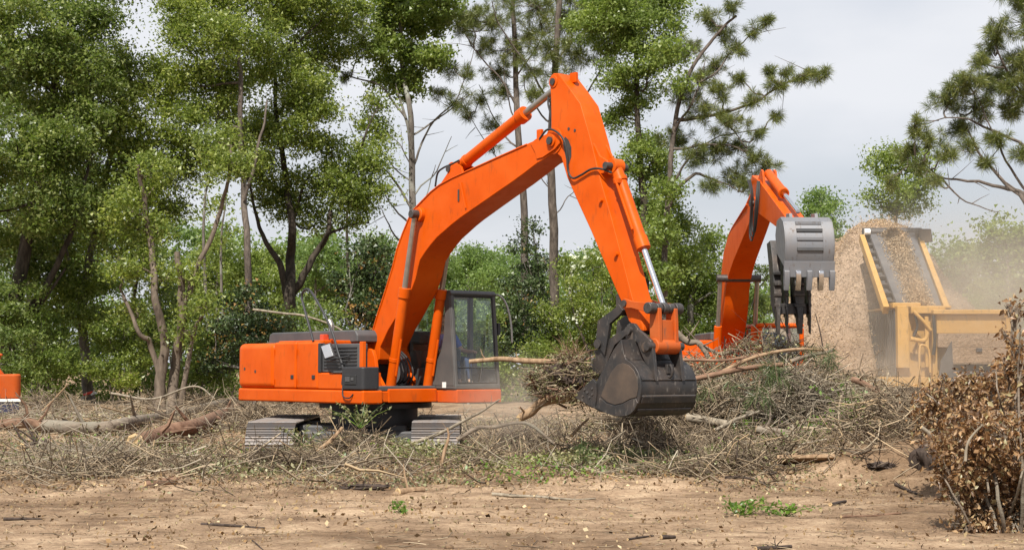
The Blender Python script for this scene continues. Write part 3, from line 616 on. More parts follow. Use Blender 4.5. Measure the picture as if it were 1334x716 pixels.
# --- bucket
def z6(x, y): return (740 + x / 3.979, 380 + y / 3.979)
BW = 0.55
qb = Q(-BW)
prof = [qb(*z6(*p)) for p in [(280, 246), (286, 280), (294, 320), (306, 350), (330, 366), (352, 388), (369, 418), (379, 455), (383, 495), (380, 540), (372, 575), (356, 610), (335, 632), (308, 645), (270, 647), (230, 638), (190, 622), (150, 602)]]
mouth = [qb(*z6(*p)) for p in [(150, 470), (200, 380), (240, 300)]]
inner = []
cxm = sum(p[0] for p in prof) / len(prof); czm = sum(p[1] for p in prof) / len(prof)
for p in prof:
    d = Vector((cxm - p[0], czm - p[1])).normalized(); inner.append((p[0] + d.x * .04, p[1] + d.y * .04))
bk = MB(); bk.prism(prof + inner[::-1], -BW + .002, BW - .002); bucket = bk.build('bucket', BLACKSTEEL, exc, 0.006)
for s in (-1, 1):
    sp = MB(); sp.prism(prof + mouth, s * BW - .022, s * BW + .022); so_ = sp.build('bucket_side', BLACKSTEEL, bucket, 0.008)
    wp = [qb(*z6(*p)) for p in [(178, 538), (205, 470), (235, 410), (262, 378), (290, 368), (320, 378), (350, 408), (366, 450), (370, 500), (362, 545), (330, 553), (290, 575), (250, 584), (210, 570)]]
    MB().prism(wp, s * (BW + .022), s * (BW + .032)).build('side_wear_plate', RUSTSTEEL, so_, 0.006)
    lp = [qb(*z6(*p)) for p in [(175, 548), (210, 578), (250, 590), (290, 582), (330, 560), (362, 552), (372, 575), (356, 610), (335, 632), (308, 643), (270, 645), (230, 636), (190, 620), (152, 600)]]
    MB().prism(lp, s * (BW + .022), s * (BW + .045)).build('side_rim_plate', BLACKSTEEL, so_, 0.006)
    cp = [qb(*z6(*p)) for p in [(46, 548), (60, 522), (140, 450), (158, 470), (160, 520), (152, 604)]]
    cut = MB().prism(cp, s * (BW + .03) - .02, s * (BW + .03) + .02).build('side_cutter', BLACKSTEEL, bucket, 0.006)
    bl = MB()
    for p in [(90, 540), (115, 520), (140, 500), (100, 505), (125, 545), (140, 530)]:
        a = qb(*z6(*p)); bl.cyl((a[0], s * (BW + .03) - .034, a[1]), (a[0], s * (BW + .03) + .034, a[1]), 0.017, 8)
    bl.build('cutter_bolts', SHOE, cut)
lip0 = prof[-1]; lipd = Vector((prof[-1][0] - prof[-2][0], prof[-1][1] - prof[-2][1])).normalized()
MB().prism([(lip0[0] - lipd.x * .1, lip0[1] - lipd.y * .1 + .02), (lip0[0] + lipd.x * .22, lip0[1] + lipd.y * .22 + .015), (lip0[0] + lipd.x * .22, lip0[1] + lipd.y * .22 - .02), (lip0[0] - lipd.x * .1, lip0[1] - lipd.y * .1 - .03)], -BW, BW).build('cutting_lip', BLACKSTEEL, bucket, 0.004)
for k in range(5):
    y = -0.46 + k * 0.23; t0 = Vector((lip0[0] + lipd.x * .15, 0, lip0[1] + lipd.y * .15)); ld = Vector((lipd.x, 0, lipd.y)); nn = Vector((-ld.z, 0, ld.x))
    pts = [t0 + nn * .05, t0 - nn * .05, t0 + ld * .12 - nn * .05, t0 + ld * .30 - nn * .012, t0 + ld * .30 + nn * .012, t0 + ld * .12 + nn * .05]
    MB().prism([(p.x, p.z) for p in pts], y - .045, y + .045).build('bucket_tooth', SHOE, bucket, 0.008)
# ears
for s in (-1, 1):
    qe = Q(-0.27); ep = [qe(*z6(*p)) for p in [(305, 195), (312, 172), (330, 160), (350, 165), (372, 196), (405, 222), (435, 252), (446, 300), (456, 400), (462, 462), (440, 430), (410, 372), (395, 340), (378, 300), (366, 262), (306, 248)]]
    er = MB(); er.prism(ep, s * .27 - .03, s * .27 + .03); eo = er.build('bucket_ear', BLACKSTEEL, bucket, 0.008)
    a = qe(*z6(410, 287)); MB().cyl((a[0], s * .27 - .05, a[1]), (a[0], s * .27 + .05, a[1]), 0.075, 20).build('ear_boss', RUSTSTEEL, eo, 0.008)
    a = qe(*z6(330, 205)); MB().box(a[0] - .06, a[0] + .06, s * .27 - .05, s * .27 + .05, a[1] - .14, a[1] + .06).build('ear_plate', RUSTSTEEL, eo, 0.03)
pa = Q(-.27)(*z6(330, 200)); MB().cyl((pa[0], -.36, pa[1]), (pa[0], .36, pa[1]), 0.06).build('bucket_pin', PIN, exc)
# horizontal seams on the shell + hook
def shell_seam(i, nm, h=.016):
    p = prof[i]; MB().cyl((p[0], -BW + .01, p[1]), (p[0], BW - .01, p[1]), h, 8).build(nm, SHOE if h < .014 else BLACKSTEEL, bucket)
shell_seam(9, 'shell_weld', .013); shell_seam(7, 'shell_weld', .018); shell_seam(3, 'shell_weld', .018); shell_seam(11, 'shell_weld', .012)
for i0, i1 in ((9, 10), (11, 12)):
    d = Vector((prof[i1][0] - prof[i0][0], prof[i1][1] - prof[i0][1])); n_ = Vector((d.y, -d.x)).normalized()
    if n_.dot(Vector((prof[i0][0] - cxm, prof[i0][1] - czm))) < 0: n_ = -n_
    pl = [(prof[i0][0] + d.x * .05, prof[i0][1] + d.y * .05), (prof[i1][0], prof[i1][1]), (prof[i1][0] + n_.x * .018, prof[i1][1] + n_.y * .018), (prof[i0][0] + d.x * .05 + n_.x * .018, prof[i0][1] + d.y * .05 + n_.y * .018)]
    MB().prism(pl, -BW + .02, BW - .02).build('shell_wear_strip', BLACKSTEEL, bucket, 0.004)
hk = prof[6]; ring = [Vector((hk[0] + .04 + .05 * math.cos(t), 0.02, hk[1] + .02 + .09 * math.sin(t))) for t in np.linspace(-2.2, 2.2, 12)]
MB().tube(ring, 0.018, 8).build('lifting_eye', BLACKSTEEL, bucket)
MB().box(hk[0] - .02, hk[0] + .03, -.02, .12, hk[1] - .02, hk[1] + .12).build('lifting_eye_base', BLACKSTEEL, bucket, 0.01)
# thumb
th = None
for s in (-1, 1):
    qt = Q(-0.2); up_ = [qt(*z6(*p)) for p in [(250, 84), (268, 62), (292, 96), (276, 118), (222, 166), (210, 250), (196, 330), (150, 262), (160, 150)]]
    m = MB().prism(up_, s * .2 - .03, s * .2 + .03)
    th = m.build('thumb_link', BLACKSTEEL, exc, 0.008)
    tt = [qt(*z6(*p)) for p in [(300, 190), (310, 215), (240, 275), (215, 330), (190, 400), (160, 432), (120, 400), (98, 404), (110, 372), (126, 380), (122, 342), (142, 345), (132, 305), (152, 300), (150, 262), (205, 248), (250, 215)]]
    MB().prism(tt, s * .16 - .035, s * .16 + .035).build('thumb_tine', BLACKSTEEL, exc, 0.006)
a = Q(0)(*z6(215, 270)); MB().cyl((a[0], -.26, a[1]), (a[0], .26, a[1]), 0.07, 16).build('thumb_pin', PIN, exc)
a = Q(-.1)(812, 402); MB().box(a[0] - .1, a[0] + .06, -.16, .16, a[1] - .1, a[1] + .22).build('thumb_mount', BLACKSTEEL, exc, 0.01)

# --- cab
CF = 1.86; CB0 = 0.36; CR = 0.45; CL = 1.46; CZ0 = ZS; CZ1 = 2.93
cabf = MB()
# corner posts: front ones lean a little
def post(x0, y0, x1, y1, r=0.036, z0=CZ0, z1=CZ1):
    vs = []
    for (x, y, z) in ((x0, y0, z0), (x1, y1, z1)): vs += [(x - r, y - r, z), (x + r, y - r, z), (x + r, y + r, z), (x - r, y + r, z)]
    cabf.add(vs, [(3, 2, 1, 0), (4, 5, 6, 7), (0, 1, 5, 4), (1, 2, 6, 5), (2, 3, 7, 6), (3, 0, 4, 7)])
post(CF - .045, CR + .037, CF - .20, CR + .037); post(CF - .045, CL - .037, CF - .20, CL - .037)
post(CB0 + .06, CR + .05, CB0 + .06, CR + .05); post(CB0 + .06, CL - .05, CB0 + .06, CL - .05)
post(1.0, CL - .04, 1.0, CL - .04, 0.045)
cabf.box(CB0, CF - .01, CR, CL, CZ0 + .002, CZ0 + .09)
cabo = cabf.build('cab_frame', GREY, exc, 0.02)
# roof with rounded edges
MB().prism([(CB0 - .02, CZ1 - .04), (CF - .16, CZ1 - .04), (CF - .13, CZ1 + .0), (CF - .2, CZ1 + .06), (CB0 + .05, CZ1 + .06), (CB0 - .03, CZ1)], CR - .01, CL + .01).build('cab_roof', GREY, exc, 0.035, seg=3)
# right wall: lower panel and the wide curved pillar
MB().box(CB0 + .02, 1.0, CR - .005, CR + .035, CZ0 + .09, 1.62).build('cab_side_panel', GREY, exc, 0.01)
pp = [(0.98, CZ0 + .06), (1.80, CZ0 + .06), (1.80, CZ0 + .4), (1.76, 1.95), (1.70, 2.5), (1.66, CZ1 - .02), (1.5, CZ1 - .02), (1.53, 2.6), (1.5, 2.2), (1.42, 1.92), (1.28, 1.72), (1.1, 1.62), (0.98, 1.6)]
MB().prism(pp, CR - .008, CR + .045).build('cab_pillar', GREY, exc, 0.012)
MB().prism([(CB0 + .1, 1.62), (1.1, 1.63), (1.28, 1.73), (1.42, 1.93), (1.5, 2.2), (1.53, 2.6), (1.5, CZ1 - .04), (CB0 + .1, CZ1 - .04)], CR + .018, CR + .024).build('side_window', GLASS, exc, smooth=False)
MB().box(CB0 + .1, 1.0, CL - .012, CL - .004, 1.7, CZ1 - .04).build('door_window', GLASS, exc, smooth=False)
MB().box(1.04, CF - .2, CL - .012, CL - .004, 1.6, CZ1 - .06).build('door_window', GLASS, exc, smooth=False)
dr = MB().box(CB0 + .1, CF - .1, CL - .02, CL + .005, CZ0 + .08, 1.6).build('cab_door', GREY, exc, 0.01)
MB().box(CB0 + .02, CB0 + .03, CR + .1, CL - .1, 1.95, CZ1 - .08).build('rear_window', GLASS, exc, smooth=False)
MB().box(CB0, CB0 + .05, CR + .08, CL - .08, CZ0 + .09, 1.94).build('cab_rear_panel', GREY, exc, 0.01)
# windscreen
zt = CZ1 - .05; ws = MB(); fx = lambda z: CF - .035 - .16 * (z - CZ0) / (CZ1 - CZ0)
ws.add([(fx(CZ0 + .12), CR + .065, CZ0 + .12), (fx(CZ0 + .12), CL - .065, CZ0 + .12), (fx(zt), CL - .065, zt), (fx(zt), CR + .065, zt)], [(0, 1, 2, 3)])
ws.build('windscreen', GLASS, exc, smooth=False)
seal = MB()
for (y0, z0_, y1, z1_) in ((CR + .06, CZ0 + .11, CL - .06, CZ0 + .11), (CL - .06, CZ0 + .11, CL - .06, zt), (CL - .06, zt, CR + .06, zt), (CR + .06, zt, CR + .06, CZ0 + .11)):
    seal.cyl((fx(z0_) + .006, y0, z0_), (fx(z1_) + .006, y1, z1_), 0.018, 8)
seal.build('windscreen_seal', RUBBER, exc)
MB().cyl((fx(1.62) + .004, CR + .06, 1.62), (fx(1.62) + .004, CL - .06, 1.62), 0.012, 8).build('windscreen_bar', RUBBER, exc)
MB().tube([(fx(1.4) + .02, 1.0, 1.36), (fx(1.8) + .02, 1.12, 1.85), (fx(2.1) + .02, 1.15, 2.2)], 0.01, 6).build('wiper', RUBBER, exc)
a = Q(CR)(579, 501); MB().box(a[0] - .05, a[0] + .06, CR - .014, CR - .007, a[1] - .05, a[1] + .05).build('white_sticker', WHITE, exc)
MB().cyl((1.25, .464, 1.13), (1.25, .44, 1.13), 0.025, 10).build('skirt_bolt', PIN, exc)
qd = Q(CL + 0.06); gr_ = [qd(*p) for p in [(643, 384), (651, 385), (658, 393), (663, 407), (666, 425), (667, 446)]]
MB().tube(smooth_path([(p[0], CL + .06, p[1]) for p in gr_], 5), 0.018, 8).build('cab_grab_rail', RODDULL, exc)
MB().box(CF - .17, CF - .1, CL + .01, CL + .07, 2.2, 2.42).build('cab_mirror', BLACK, exc, 0.01)
# inside the cab
st = MB(); st.box(.7, 1.18, .72, 1.2, 1.5, 1.66); st.box(.62, .78, .74, 1.18, 1.6, 2.3); st.box(.63, .74, .84, 1.08, 2.3, 2.5); st.box(.75, 1.1, .8, 1.12, CZ0 + .09, 1.5)
st.build('seat', SEATM, exc, 0.04)
cs = MB(); cs.box(.8, 1.3, .54, .68, 1.5, 1.75); cs.box(.8, 1.3, 1.24, 1.36, 1.5, 1.75); cs.build('side_console', DARKGREY, exc, 0.02)
for y in (.61, 1.3): MB().tube([(1.27, y, 1.75), (1.3, y, 1.9)], [.016, .026], 8).build('joystick', BLACK, exc)
for y in (.9, 1.02): MB().tube([(1.55, y, CZ0 + .09), (1.5, y, 1.75)], .014, 8).build('travel_lever', BLACK, exc)
MB().box(1.5, 1.6, .56, .76, 1.75, 1.95).build('monitor', BLACK, exc, 0.01)

# ================================================================== OPERATOR
def skin(name, nodes, edges, mat, parent, root, levels=2):
    """nodes {key: (xyz, rx, ry)}; one continuous skinned surface"""
    keys = list(nodes); me = bpy.data.meshes.new(name); bm = bmesh.new(); lay = bm.verts.layers.skin.verify(); vs = {}
    for k in keys:
        v = bm.verts.new(nodes[k][0]); v[lay].radius = (nodes[k][1], nodes[k][2] if len(nodes[k]) > 2 else nodes[k][1]); v[lay].use_root = (k == root); vs[k] = v
    for a, b in edges: bm.edges.new((vs[a], vs[b]))
    bm.to_mesh(me); bm.free()
    o = bpy.data.objects.new(name, me); COL.objects.link(o); me.materials.append(mat); o.parent = parent
    sk = o.modifiers.new('skin', 'SKIN'); sk.use_smooth_shade = True
    sb = o.modifiers.new('sub', 'SUBSURF'); sb.levels = levels; sb.render_levels = levels
    return o
def operator_person():
    loc = M1 + Matrix.Rotation(RZ1, 3, 'Z') @ Vector((0.92, 0.96, 1.70))
    p = thing('person', 'seated person in a blue shirt inside the cab of the large excavator', 'person', loc, RZ1)
    N = {'pel': ((0, 0, .02), .13, .15), 'sp': ((-.04, 0, .22), .11, .145), 'ch': ((-.05, 0, .42), .115, .16), 'nb': ((-.03, 0, .56), .06, .065), 'nk': ((-.01, 0, .63), .05, .052),
         'h0': ((.02, 0, .70), .075, .07), 'h1': ((.015, 0, .79), .095, .08), 'h2': ((.0, 0, .87), .07, .065), 'nose': ((.115, 0, .765), .014, .013), 'chin': ((.075, 0, .69), .03, .03)}
    E = [('pel', 'sp'), ('sp', 'ch'), ('ch', 'nb'), ('nb', 'nk'), ('nk', 'h0'), ('h0', 'h1'), ('h1', 'h2'), ('h1', 'nose'), ('h0', 'chin')]
    for s, t in ((-1, 'r'), (1, 'l')):
        hy = .35 * s
        N.update({'s' + t: ((-.05, .19 * s, .47), .065), 'e' + t: ((.05, .29 * s, .23), .045), 'w' + t: ((.27, hy, .21), .028, .034), 'p' + t: ((.33, hy, .215), .022, .04),
                  'hip' + t: ((.04, .1 * s, .02), .09), 'k' + t: ((.44, .14 * s, .06), .062), 'a' + t: ((.50, .12 * s, -.32), .042), 'f' + t: ((.60, .12 * s, -.38), .038, .045), 'ear' + t: ((.0, .095 * s, .775), .012, .02)})
        E += [('ch', 's' + t), ('s' + t, 'e' + t), ('e' + t, 'w' + t), ('w' + t, 'p' + t), ('pel', 'hip' + t), ('hip' + t, 'k' + t), ('k' + t, 'a' + t), ('a' + t, 'f' + t), ('h1', 'ear' + t)]
        for i, (dy, ln) in enumerate(((-.03, .05), (-.01, .06), (.01, .055), (.03, .042))):
            a, b, c = 'f%d%sa' % (i, t), 'f%d%sb' % (i, t), 'f%d%sc' % (i, t)
            N[a] = ((.352, hy + dy, .215), .0095); N[b] = ((.352 + ln * .7, hy + dy, .205), .009); N[c] = ((.352 + ln * .75, hy + dy, .205 - ln * .6), .008)
            E += [('p' + t, a), (a, b), (b, c)]
        N['t0' + t] = ((.33, hy - .045 * s, .21), .011); N['t1' + t] = ((.37, hy - .055 * s, .195), .009); E += [('p' + t, 't0' + t), ('t0' + t, 't1' + t)]
    skin('body', N, E, SKIN, p, 'pel')
    sh = {k: (v[0], v[1] + .016, (v[2] if len(v) > 2 else v[1]) + .016) for k, v in N.items() if k in ('pel', 'sp', 'ch', 'sr', 'sl')}
    sh['nb'] = ((-.04, 0, .52), .085, .10)
    for s, t in ((-1, 'r'), (1, 'l')): sh['m' + t] = ((.03, .275 * s, .27), .062)
    skin('shirt', sh, [('pel', 'sp'), ('sp', 'ch'), ('ch', 'nb'), ('ch', 'sr'), ('ch', 'sl'), ('sr', 'mr'), ('sl', 'ml')], SHIRT, p, 'pel')
    tr = {'pel': ((0, 0, -.02), .125, .15)}
    for t in 'rl':
        for k in ('hip', 'k', 'a'): v = N[k + t]; tr[k + t] = (v[0], v[1] + .017)
    skin('trousers', tr, [('pel', 'hipr'), ('pel', 'hipl'), ('hipr', 'kr'), ('hipl', 'kl'), ('kr', 'ar'), ('kl', 'al')], JEANS, p, 'pel')
    skin('hair', {'a': ((-.03, 0, .80), .09, .085), 'b': ((-.01, 0, .88), .085, .075), 'c': ((.05, 0, .88), .05, .06)}, [('a', 'b'), ('b', 'c')], HAIR, p, 'a')
    for s in (-1, 1):
        e = MB(); e.tube([(.088, .034 * s, .79), (.101, .034 * s, .79)], [.014, .006], 8); e.build('eye', WHITE, p)
    MB().tube([(.092, -.025, .722), (.098, 0, .72), (.092, .025, .722)], [.003, .007, .003], 6).build('mouth', LEAF_BRONZE, p)
operator_person()

# ================================================================== SECOND EXCAVATOR
A2 = R(3.2); M2 = Vector((5.0, 36.2, 0.25)); 
ex2 = thing('excavator', 'orange excavator behind the brush heap with its grey toothed bucket raised', 'excavator', M2, A2 - R(90), 'orange tracked machines on the site')
def z2(z): return z - M2.z
for s in (-1, 1):
    t = make_track(0, 0, ex2, width=0.7, length=4.0, z0=-0.1); t.location = (0, s * 1.2, 0); t.rotation_euler = (0, 0, -R(90))
MB().box(-.9, .9, -.9, .9, .3, .75).build('undercarriage', DARKGREY, ex2, .03)
MB().cyl((0, 0, .6), (0, 0, 1.02), .75, 30).build('turntable', BLACK, ex2)
MB().zprism(rrect(-2.6, -1.2, -1.4, 1.4, .3, 6, (1, 0, 0, 1)), 1.0, 2.0).build('counterweight', ORANGE, ex2, .06)
MB().box(-1.2, .9, -1.4, -.45, 1.0, 2.0).build('side_body', ORANGE, ex2, .04)
MB().box(-1.2, .3, -.44, 1.4, 1.0, 1.98).build('rear_body', ORANGE, ex2, .04)
MB().box(-2.0, .2, -.4, 1.2, 2.0, 2.2).build('engine_hood', DARKGREY, ex2, .04)
MB().box(.3, 1.7, -1.4, 1.45, .98, 1.14).build('deck', ORANGE, ex2, .02)
cz0, cz1 = 1.14, z2(2.62)
cb = MB()
cb.box(.25, 1.62, .42, 1.46, cz1 - .1, cz1)
for y in (.42, 1.36): cb.box(1.5, 1.62, y, y + .1, cz0, cz1 - .1); cb.box(.25, .35, y, y + .1, cz0, cz1 - .1)
cb.box(1.5, 1.6, .53, 1.35, cz0, cz0 + .35)
cb.build('cab_frame', ORANGE, ex2, .07, seg=4)
MB().box(1.53, 1.54, .52, 1.36, cz0 + .36, cz1 - .11).build('windscreen', GLASS, ex2, smooth=False)
for y in (.45, 1.42): MB().box(.36, 1.5, y, y + .01, cz0 + .3, cz1 - .1).build('side_window', GLASS, ex2, smooth=False)
MB().box(.36, 1.5, .47, 1.41, cz0 + .001, cz0 + .3).build('cab_base', DARKGREY, ex2, .01)
MB().box(.45, 1.0, .65, 1.2, cz0 + .3, cz1 - .25).build('seat', SEATM, ex2, .05)
for s in (-1, 1):
    b = MB(); b.prism([(-.1, 1.1), (-.1, 1.75), (.1, 2.0), (.4, 2.0), (.6, 1.7), (1.1, 1.3), (1.1, 1.1)], s * .36 - .03, s * .36 + .03); b.build('boom_bracket', ORANGE, ex2, .01)
# boom: same outline family as the near machine, shortened
q = Q(RF)
def sc2(p): return ((p[0] - .47) * .80 + .35, z2(p[1] * 0.985 - 0.05))
bp = [sc2(q(*p)) for p in up + tipo + lowr]; fm2 = max(p[0] for p in bp)
hw2 = [0.29 - 0.08 * min(1, max(0, (p[0] - .4) / (fm2 - .4))) for p in bp]
b2 = MB().prism(bp, [-h for h in hw2], hw2).build('boom', ORANGE, ex2, .012)
tp2 = sc2(tp); pt = Vector((tp2[0], 0, tp2[1]))
MB().cyl((pt.x, -.3, pt.z), (pt.x, .3, pt.z), .07).build('arm_pin', PIN, ex2)
fl = MB()
for s in (-1, 1): fl.tube([(p[0], s * .25, p[1]) for p in [sc2(q(*p)) for p in up[2:-1]]], .018, 6)
fl.build('boom_edge', ORANGE, b2)
hp = MB()
for s in (-.12, -.04, .05, .13): hp.tube(smooth_path([(p[0], s, p[1] + .06) for p in [sc2(q(*p)) for p in up[8:-1]]], 2), .022, 6)
hp.build('boom_pipes', ORANGE_OLD, b2)
for s in (-1, 1):
    e0 = Vector((.95, s * .42, z2(1.45))); e2 = Vector((1.55, s * .42, z2(3.62))); d = (e2 - e0).normalized(); e1 = e0 + d * 1.15
    co = MB().cyl(e0, e1, .09).build('boom_cylinder', ORANGE, ex2, .01); MB().cyl(e1, e2, .05).build('cylinder_rod', RODDULL, co)
MB().cyl((1.55, -.5, z2(3.62)), (1.55, .5, z2(3.62)), .085).build('cylinder_pin', PIN, ex2, .01)
# arm
hd = Vector((pt.x - .35, 0, z2(5.5))); en = Vector((7.35, 0, z2(4.15)))
ax = (en - hd).normalized(); nz = Vector((-ax.z, 0, ax.x))
if nz.z < 0: nz = -nz
ap = [hd - ax * .12, hd + nz * .16, hd + ax * .7 + nz * .22, en + nz * .12, en + ax * .1, en - nz * .12, hd + ax * 1.0 - nz * .42, pt - nz * .17 - ax * .1, pt - ax * .24 + nz * .05]
a2 = MB().prism([(p.x, p.z) for p in ap], -.18, .18).build('arm', ORANGE, ex2, .012)
c0 = hd + ax * .75 + nz * .38; c2 = en - ax * .35 + nz * .3; dd = (c2 - c0).normalized(); c1 = c0 + dd * 1.45
co = MB().cyl(c0, c1, .095).cyl(c1 - dd * .15, c1, .11).build('bucket_cylinder', ORANGE, ex2, .01); MB().cyl(c1, c2, .045).build('cylinder_rod', CHROME, co)
for s in (-1, 1): MB().prism([(p.x, p.z) for p in [c0 - nz * .2 - ax * .3, c0 - nz * .2 + ax * .3, c0 + nz * .07 + ax * .07, c0 + nz * .07 - ax * .07]], s * .13 - .02, s * .13 + .02).build('cylinder_bracket', ORANGE, a2, .005)
k0 = Vector((sc2(q(594, 221))[0], 0, sc2(q(594, 221))[1] + .05)); dd = (hd - k0).normalized(); k1 = k0 + dd * 1.4
co = MB().cyl(k0, k1, .1).build('arm_cylinder', ORANGE, ex2, .01); MB().cyl(k1, hd, .055).build('cylinder_rod', RODDULL, co)
hs = MB()
for i, s in enumerate((-.235, -.265, -.29)):
    hs.tube(smooth_path([(pt.x - .55, s * .6, pt.z + .4), (pt.x - .2, s, pt.z + .5), (pt.x + .05 + .04 * i, s, pt.z + .15), (pt.x - .05, s, pt.z - .5 - .06 * i), (pt.x + .25, s, pt.z - .6 - .08 * i), (pt.x + .55, s, pt.z - .1), (pt.x + .5, s * .8, pt.z + .4)], 5), .016, 8)
hs.build('hydraulic_hoses', RUBBER, ex2)
# bucket 2: back of the shell towards the camera, teeth down
ox, oz = 7.5, z2(0)
pr2 = [(ox - .15, 4.36), (ox + .15, 4.40), (ox + .36, 4.30), (ox + .47, 4.12), (ox + .52, 3.9), (ox + .50, 3.7), (ox + .44, 3.56), (ox + .40, 3.46)]
pr2 = [(a, b + oz) for a, b in pr2]; mo2 = [(ox - .18, 3.75 + oz), (ox - .28, 4.1 + oz)]
inn = [(a - .04 if i > 1 else a, b - .04) for i, (a, b) in enumerate(pr2)]
BW2 = .44
bu = MB().prism(pr2 + inn[::-1], -BW2 + .002, BW2 - .002).build('bucket', STEELGREY, ex2, .006)
for s in (-1, 1):
    MB().prism(pr2 + mo2, s * BW2 - .02, s * BW2 + .02).build('bucket_side', STEELGREY, bu, .006)
    rim = pr2[1:]; MB().prism([(a + .012, b) for a, b in rim] + [(a - .01, b) for a, b in rim[::-1]], s * (BW2 - .1) - .1, s * (BW2 - .1) + .1).build('bucket_edge_plate', STEELGREY, bu, .004)
for i, zz in enumerate((4.27, 4.13, 3.97, 3.78)):
    xx = np.interp(zz, [3.46, 3.56, 3.7, 3.9, 4.12, 4.30, 4.40], [ox + .40, ox + .44, ox + .5, ox + .52, ox + .47, ox + .36, ox + .15])
    MB().box(xx - .02, xx + .035, -BW2 + .2, BW2 - .2, zz - .03 + oz, zz + .03 + oz).build('wear_strip', DARKGREY if i % 2 else STEELGREY, bu, .006)
MB().prism([(ox + .46, 3.56 + oz), (ox + .475, 3.56 + oz), (ox + .43, 3.27 + oz), (ox + .39, 3.27 + oz), (ox + .39, 3.4 + oz)], -BW2 - .03, BW2 + .03).build('cutting_lip', STEELGREY, bu, .006)
for k in range(5):
    y = -BW2 + .02 + k * (2 * BW2 - .04) / 4; ta = [(ox + .50, 3.38 + oz), (ox + .46, 3.40 + oz), (ox + .36, 3.3 + oz), (ox + .38, 3.04 + oz), (ox + .42, 3.02 + oz), (ox + .5, 3.25 + oz)]
    MB().prism(ta, y - .05, y + .05).build('bucket_tooth', CHROME if k % 2 else STEELGREY, bu, .014)
for s in (-1, 1): MB().prism([(ox - .35, 4.05 + oz), (ox + .1, 4.3 + oz), (ox + .05, 4.48 + oz), (ox - .2, 4.5 + oz)], s * .24 - .03, s * .24 + .03).build('bucket_ear', STEELGREY, bu, .006)
# thumb hanging below the arm
for y, w in ((-.44, .07), (-.27, .035), (-.03, .10), (.16, .03)):
    tn = [(6.7, 3.98 + oz), (7.0, 4.02 + oz), (7.2, 3.6 + oz), (7.3, 3.0 + oz), (7.36, 2.6 + oz), (7.32, 2.24 + oz), (7.24, 2.28 + oz), (7.22, 2.4 + oz), (7.14, 2.42 + oz), (7.16, 2.54 + oz), (7.06, 2.58 + oz), (7.08, 2.75 + oz), (6.98, 2.8 + oz), (6.95, 3.3 + oz)]
    tw = [w * (1 if p[1] - oz > 2.7 else .45) for p in tn]
    MB().prism(tn, [y - q_ for q_ in tw], [y + q_ for q_ in tw]).build('thumb_tine', BLACKSTEEL, ex2, .008)
    for zz in (2.75, 2.95, 3.15, 3.35): MB().box(7.24, 7.34, y - w, y + w, zz + oz, zz + .06 + oz).build('tine_tooth', BLACKSTEEL, ex2, .01)
MB().box(7.0, 7.24, -.46, .12, 2.62 + oz, 2.82 + oz).build('thumb_crossbar', BLACKSTEEL, ex2, .01)
MB().box(6.75, 7.05, -.4, .3, 3.8 + oz, 3.95 + oz).build('thumb_crossbar', BLACKSTEEL, ex2, .01)

# ================================================================== MACHINE AT THE LEFT EDGE
RZ3 = R(197.6); cr3 = P(27, 505, 38.6); M3 = cr3 - Matrix.Rotation(RZ3, 3, 'Z') @ Vector((-2.25, 1.3, 0)); M3.z = 0.3
mc = thing('excavator', 'faded red-orange machine cut by the left edge with white and navy stripe', 'excavator', M3, RZ3, 'orange tracked machines on the site')
xr = -2.25         # local -x is image right
zt3 = P(20, 487, 38.6).z - M3.z
MB().zprism(rrect(xr, xr + 3.0, -1.1, 1.3, .18, 5, (1, 0, 0, 1)), zt3 - .62, zt3).build('rear_body', ORANGE_OLD, mc, .05)
MB().box(xr + .03, xr + 3.0, -1.07, 1.27, zt3 - .98, zt3 - .68).build('lower_panel', NAVY, mc, .02)
MB().box(xr - .005, xr + 3.0, -1.105, 1.305, zt3 - .685, zt3 - .615).build('white_stripe', WHITE, mc, .01)
MB().box(xr + .5, xr + .52, -1.108, -1.0, zt3 - .6, zt3 - .02).build('door_seam', RUBBER, mc)
cx_ = xr + .62
ck = MB(); ck.prism([(cx_ - .22, zt3 - .01), (cx_ - .10, zt3 + .14), (cx_ - .07, zt3 + .36), (cx_ - .12, zt3 + .40), (cx_ - .12, zt3 + .46), (cx_ + .5, zt3 + .46), (cx_ + .5, zt3 - .01)], -.8, .2); ck.build('air_intake_tower', ORANGE_OLD, mc, .03)
MB().box(cx_ - .16, cx_ + .5, -.84, .24, zt3 + .462, zt3 + .52).build('tower_cap', ORANGE_OLD, mc, .02)
MB().box(xr + 1.6, xr + 2.9, -.95, .2, zt3 + .005, zt3 + 1.2).build('cab', GREY, mc, .05)
for s in (-1, 1):
    t = make_track(0, 0, mc, width=.6, length=3.6, z0=-.1, H=.8); t.location = (xr + 2.4, s * .95 + .1, 0); t.rotation_euler = (0, 0, R(90))

# ================================================================== GRINDER, PILE, DUST
GY = 46.0
gz = g(12, GY)
gr = thing('wood_grinder', 'yellow horizontal wood grinder with belt conveyor throwing mulch onto a pile', 'grinder', (12.5, GY, gz))
def gp(x, y, Y): p = P(x, y, Y); return Vector((p.x - 12.5, p.y - GY, p.z - gz))
def gbox(x0, y0, x1, y1, Y, dep, name, mat, bev=.015, par=None):
    a = gp(x0, y0, Y); b = gp(x1, y1, Y)
    return MB().box(a.x, b.x, a.y, a.y + dep, b.z, a.z).build(name, mat, par or gr, bev)
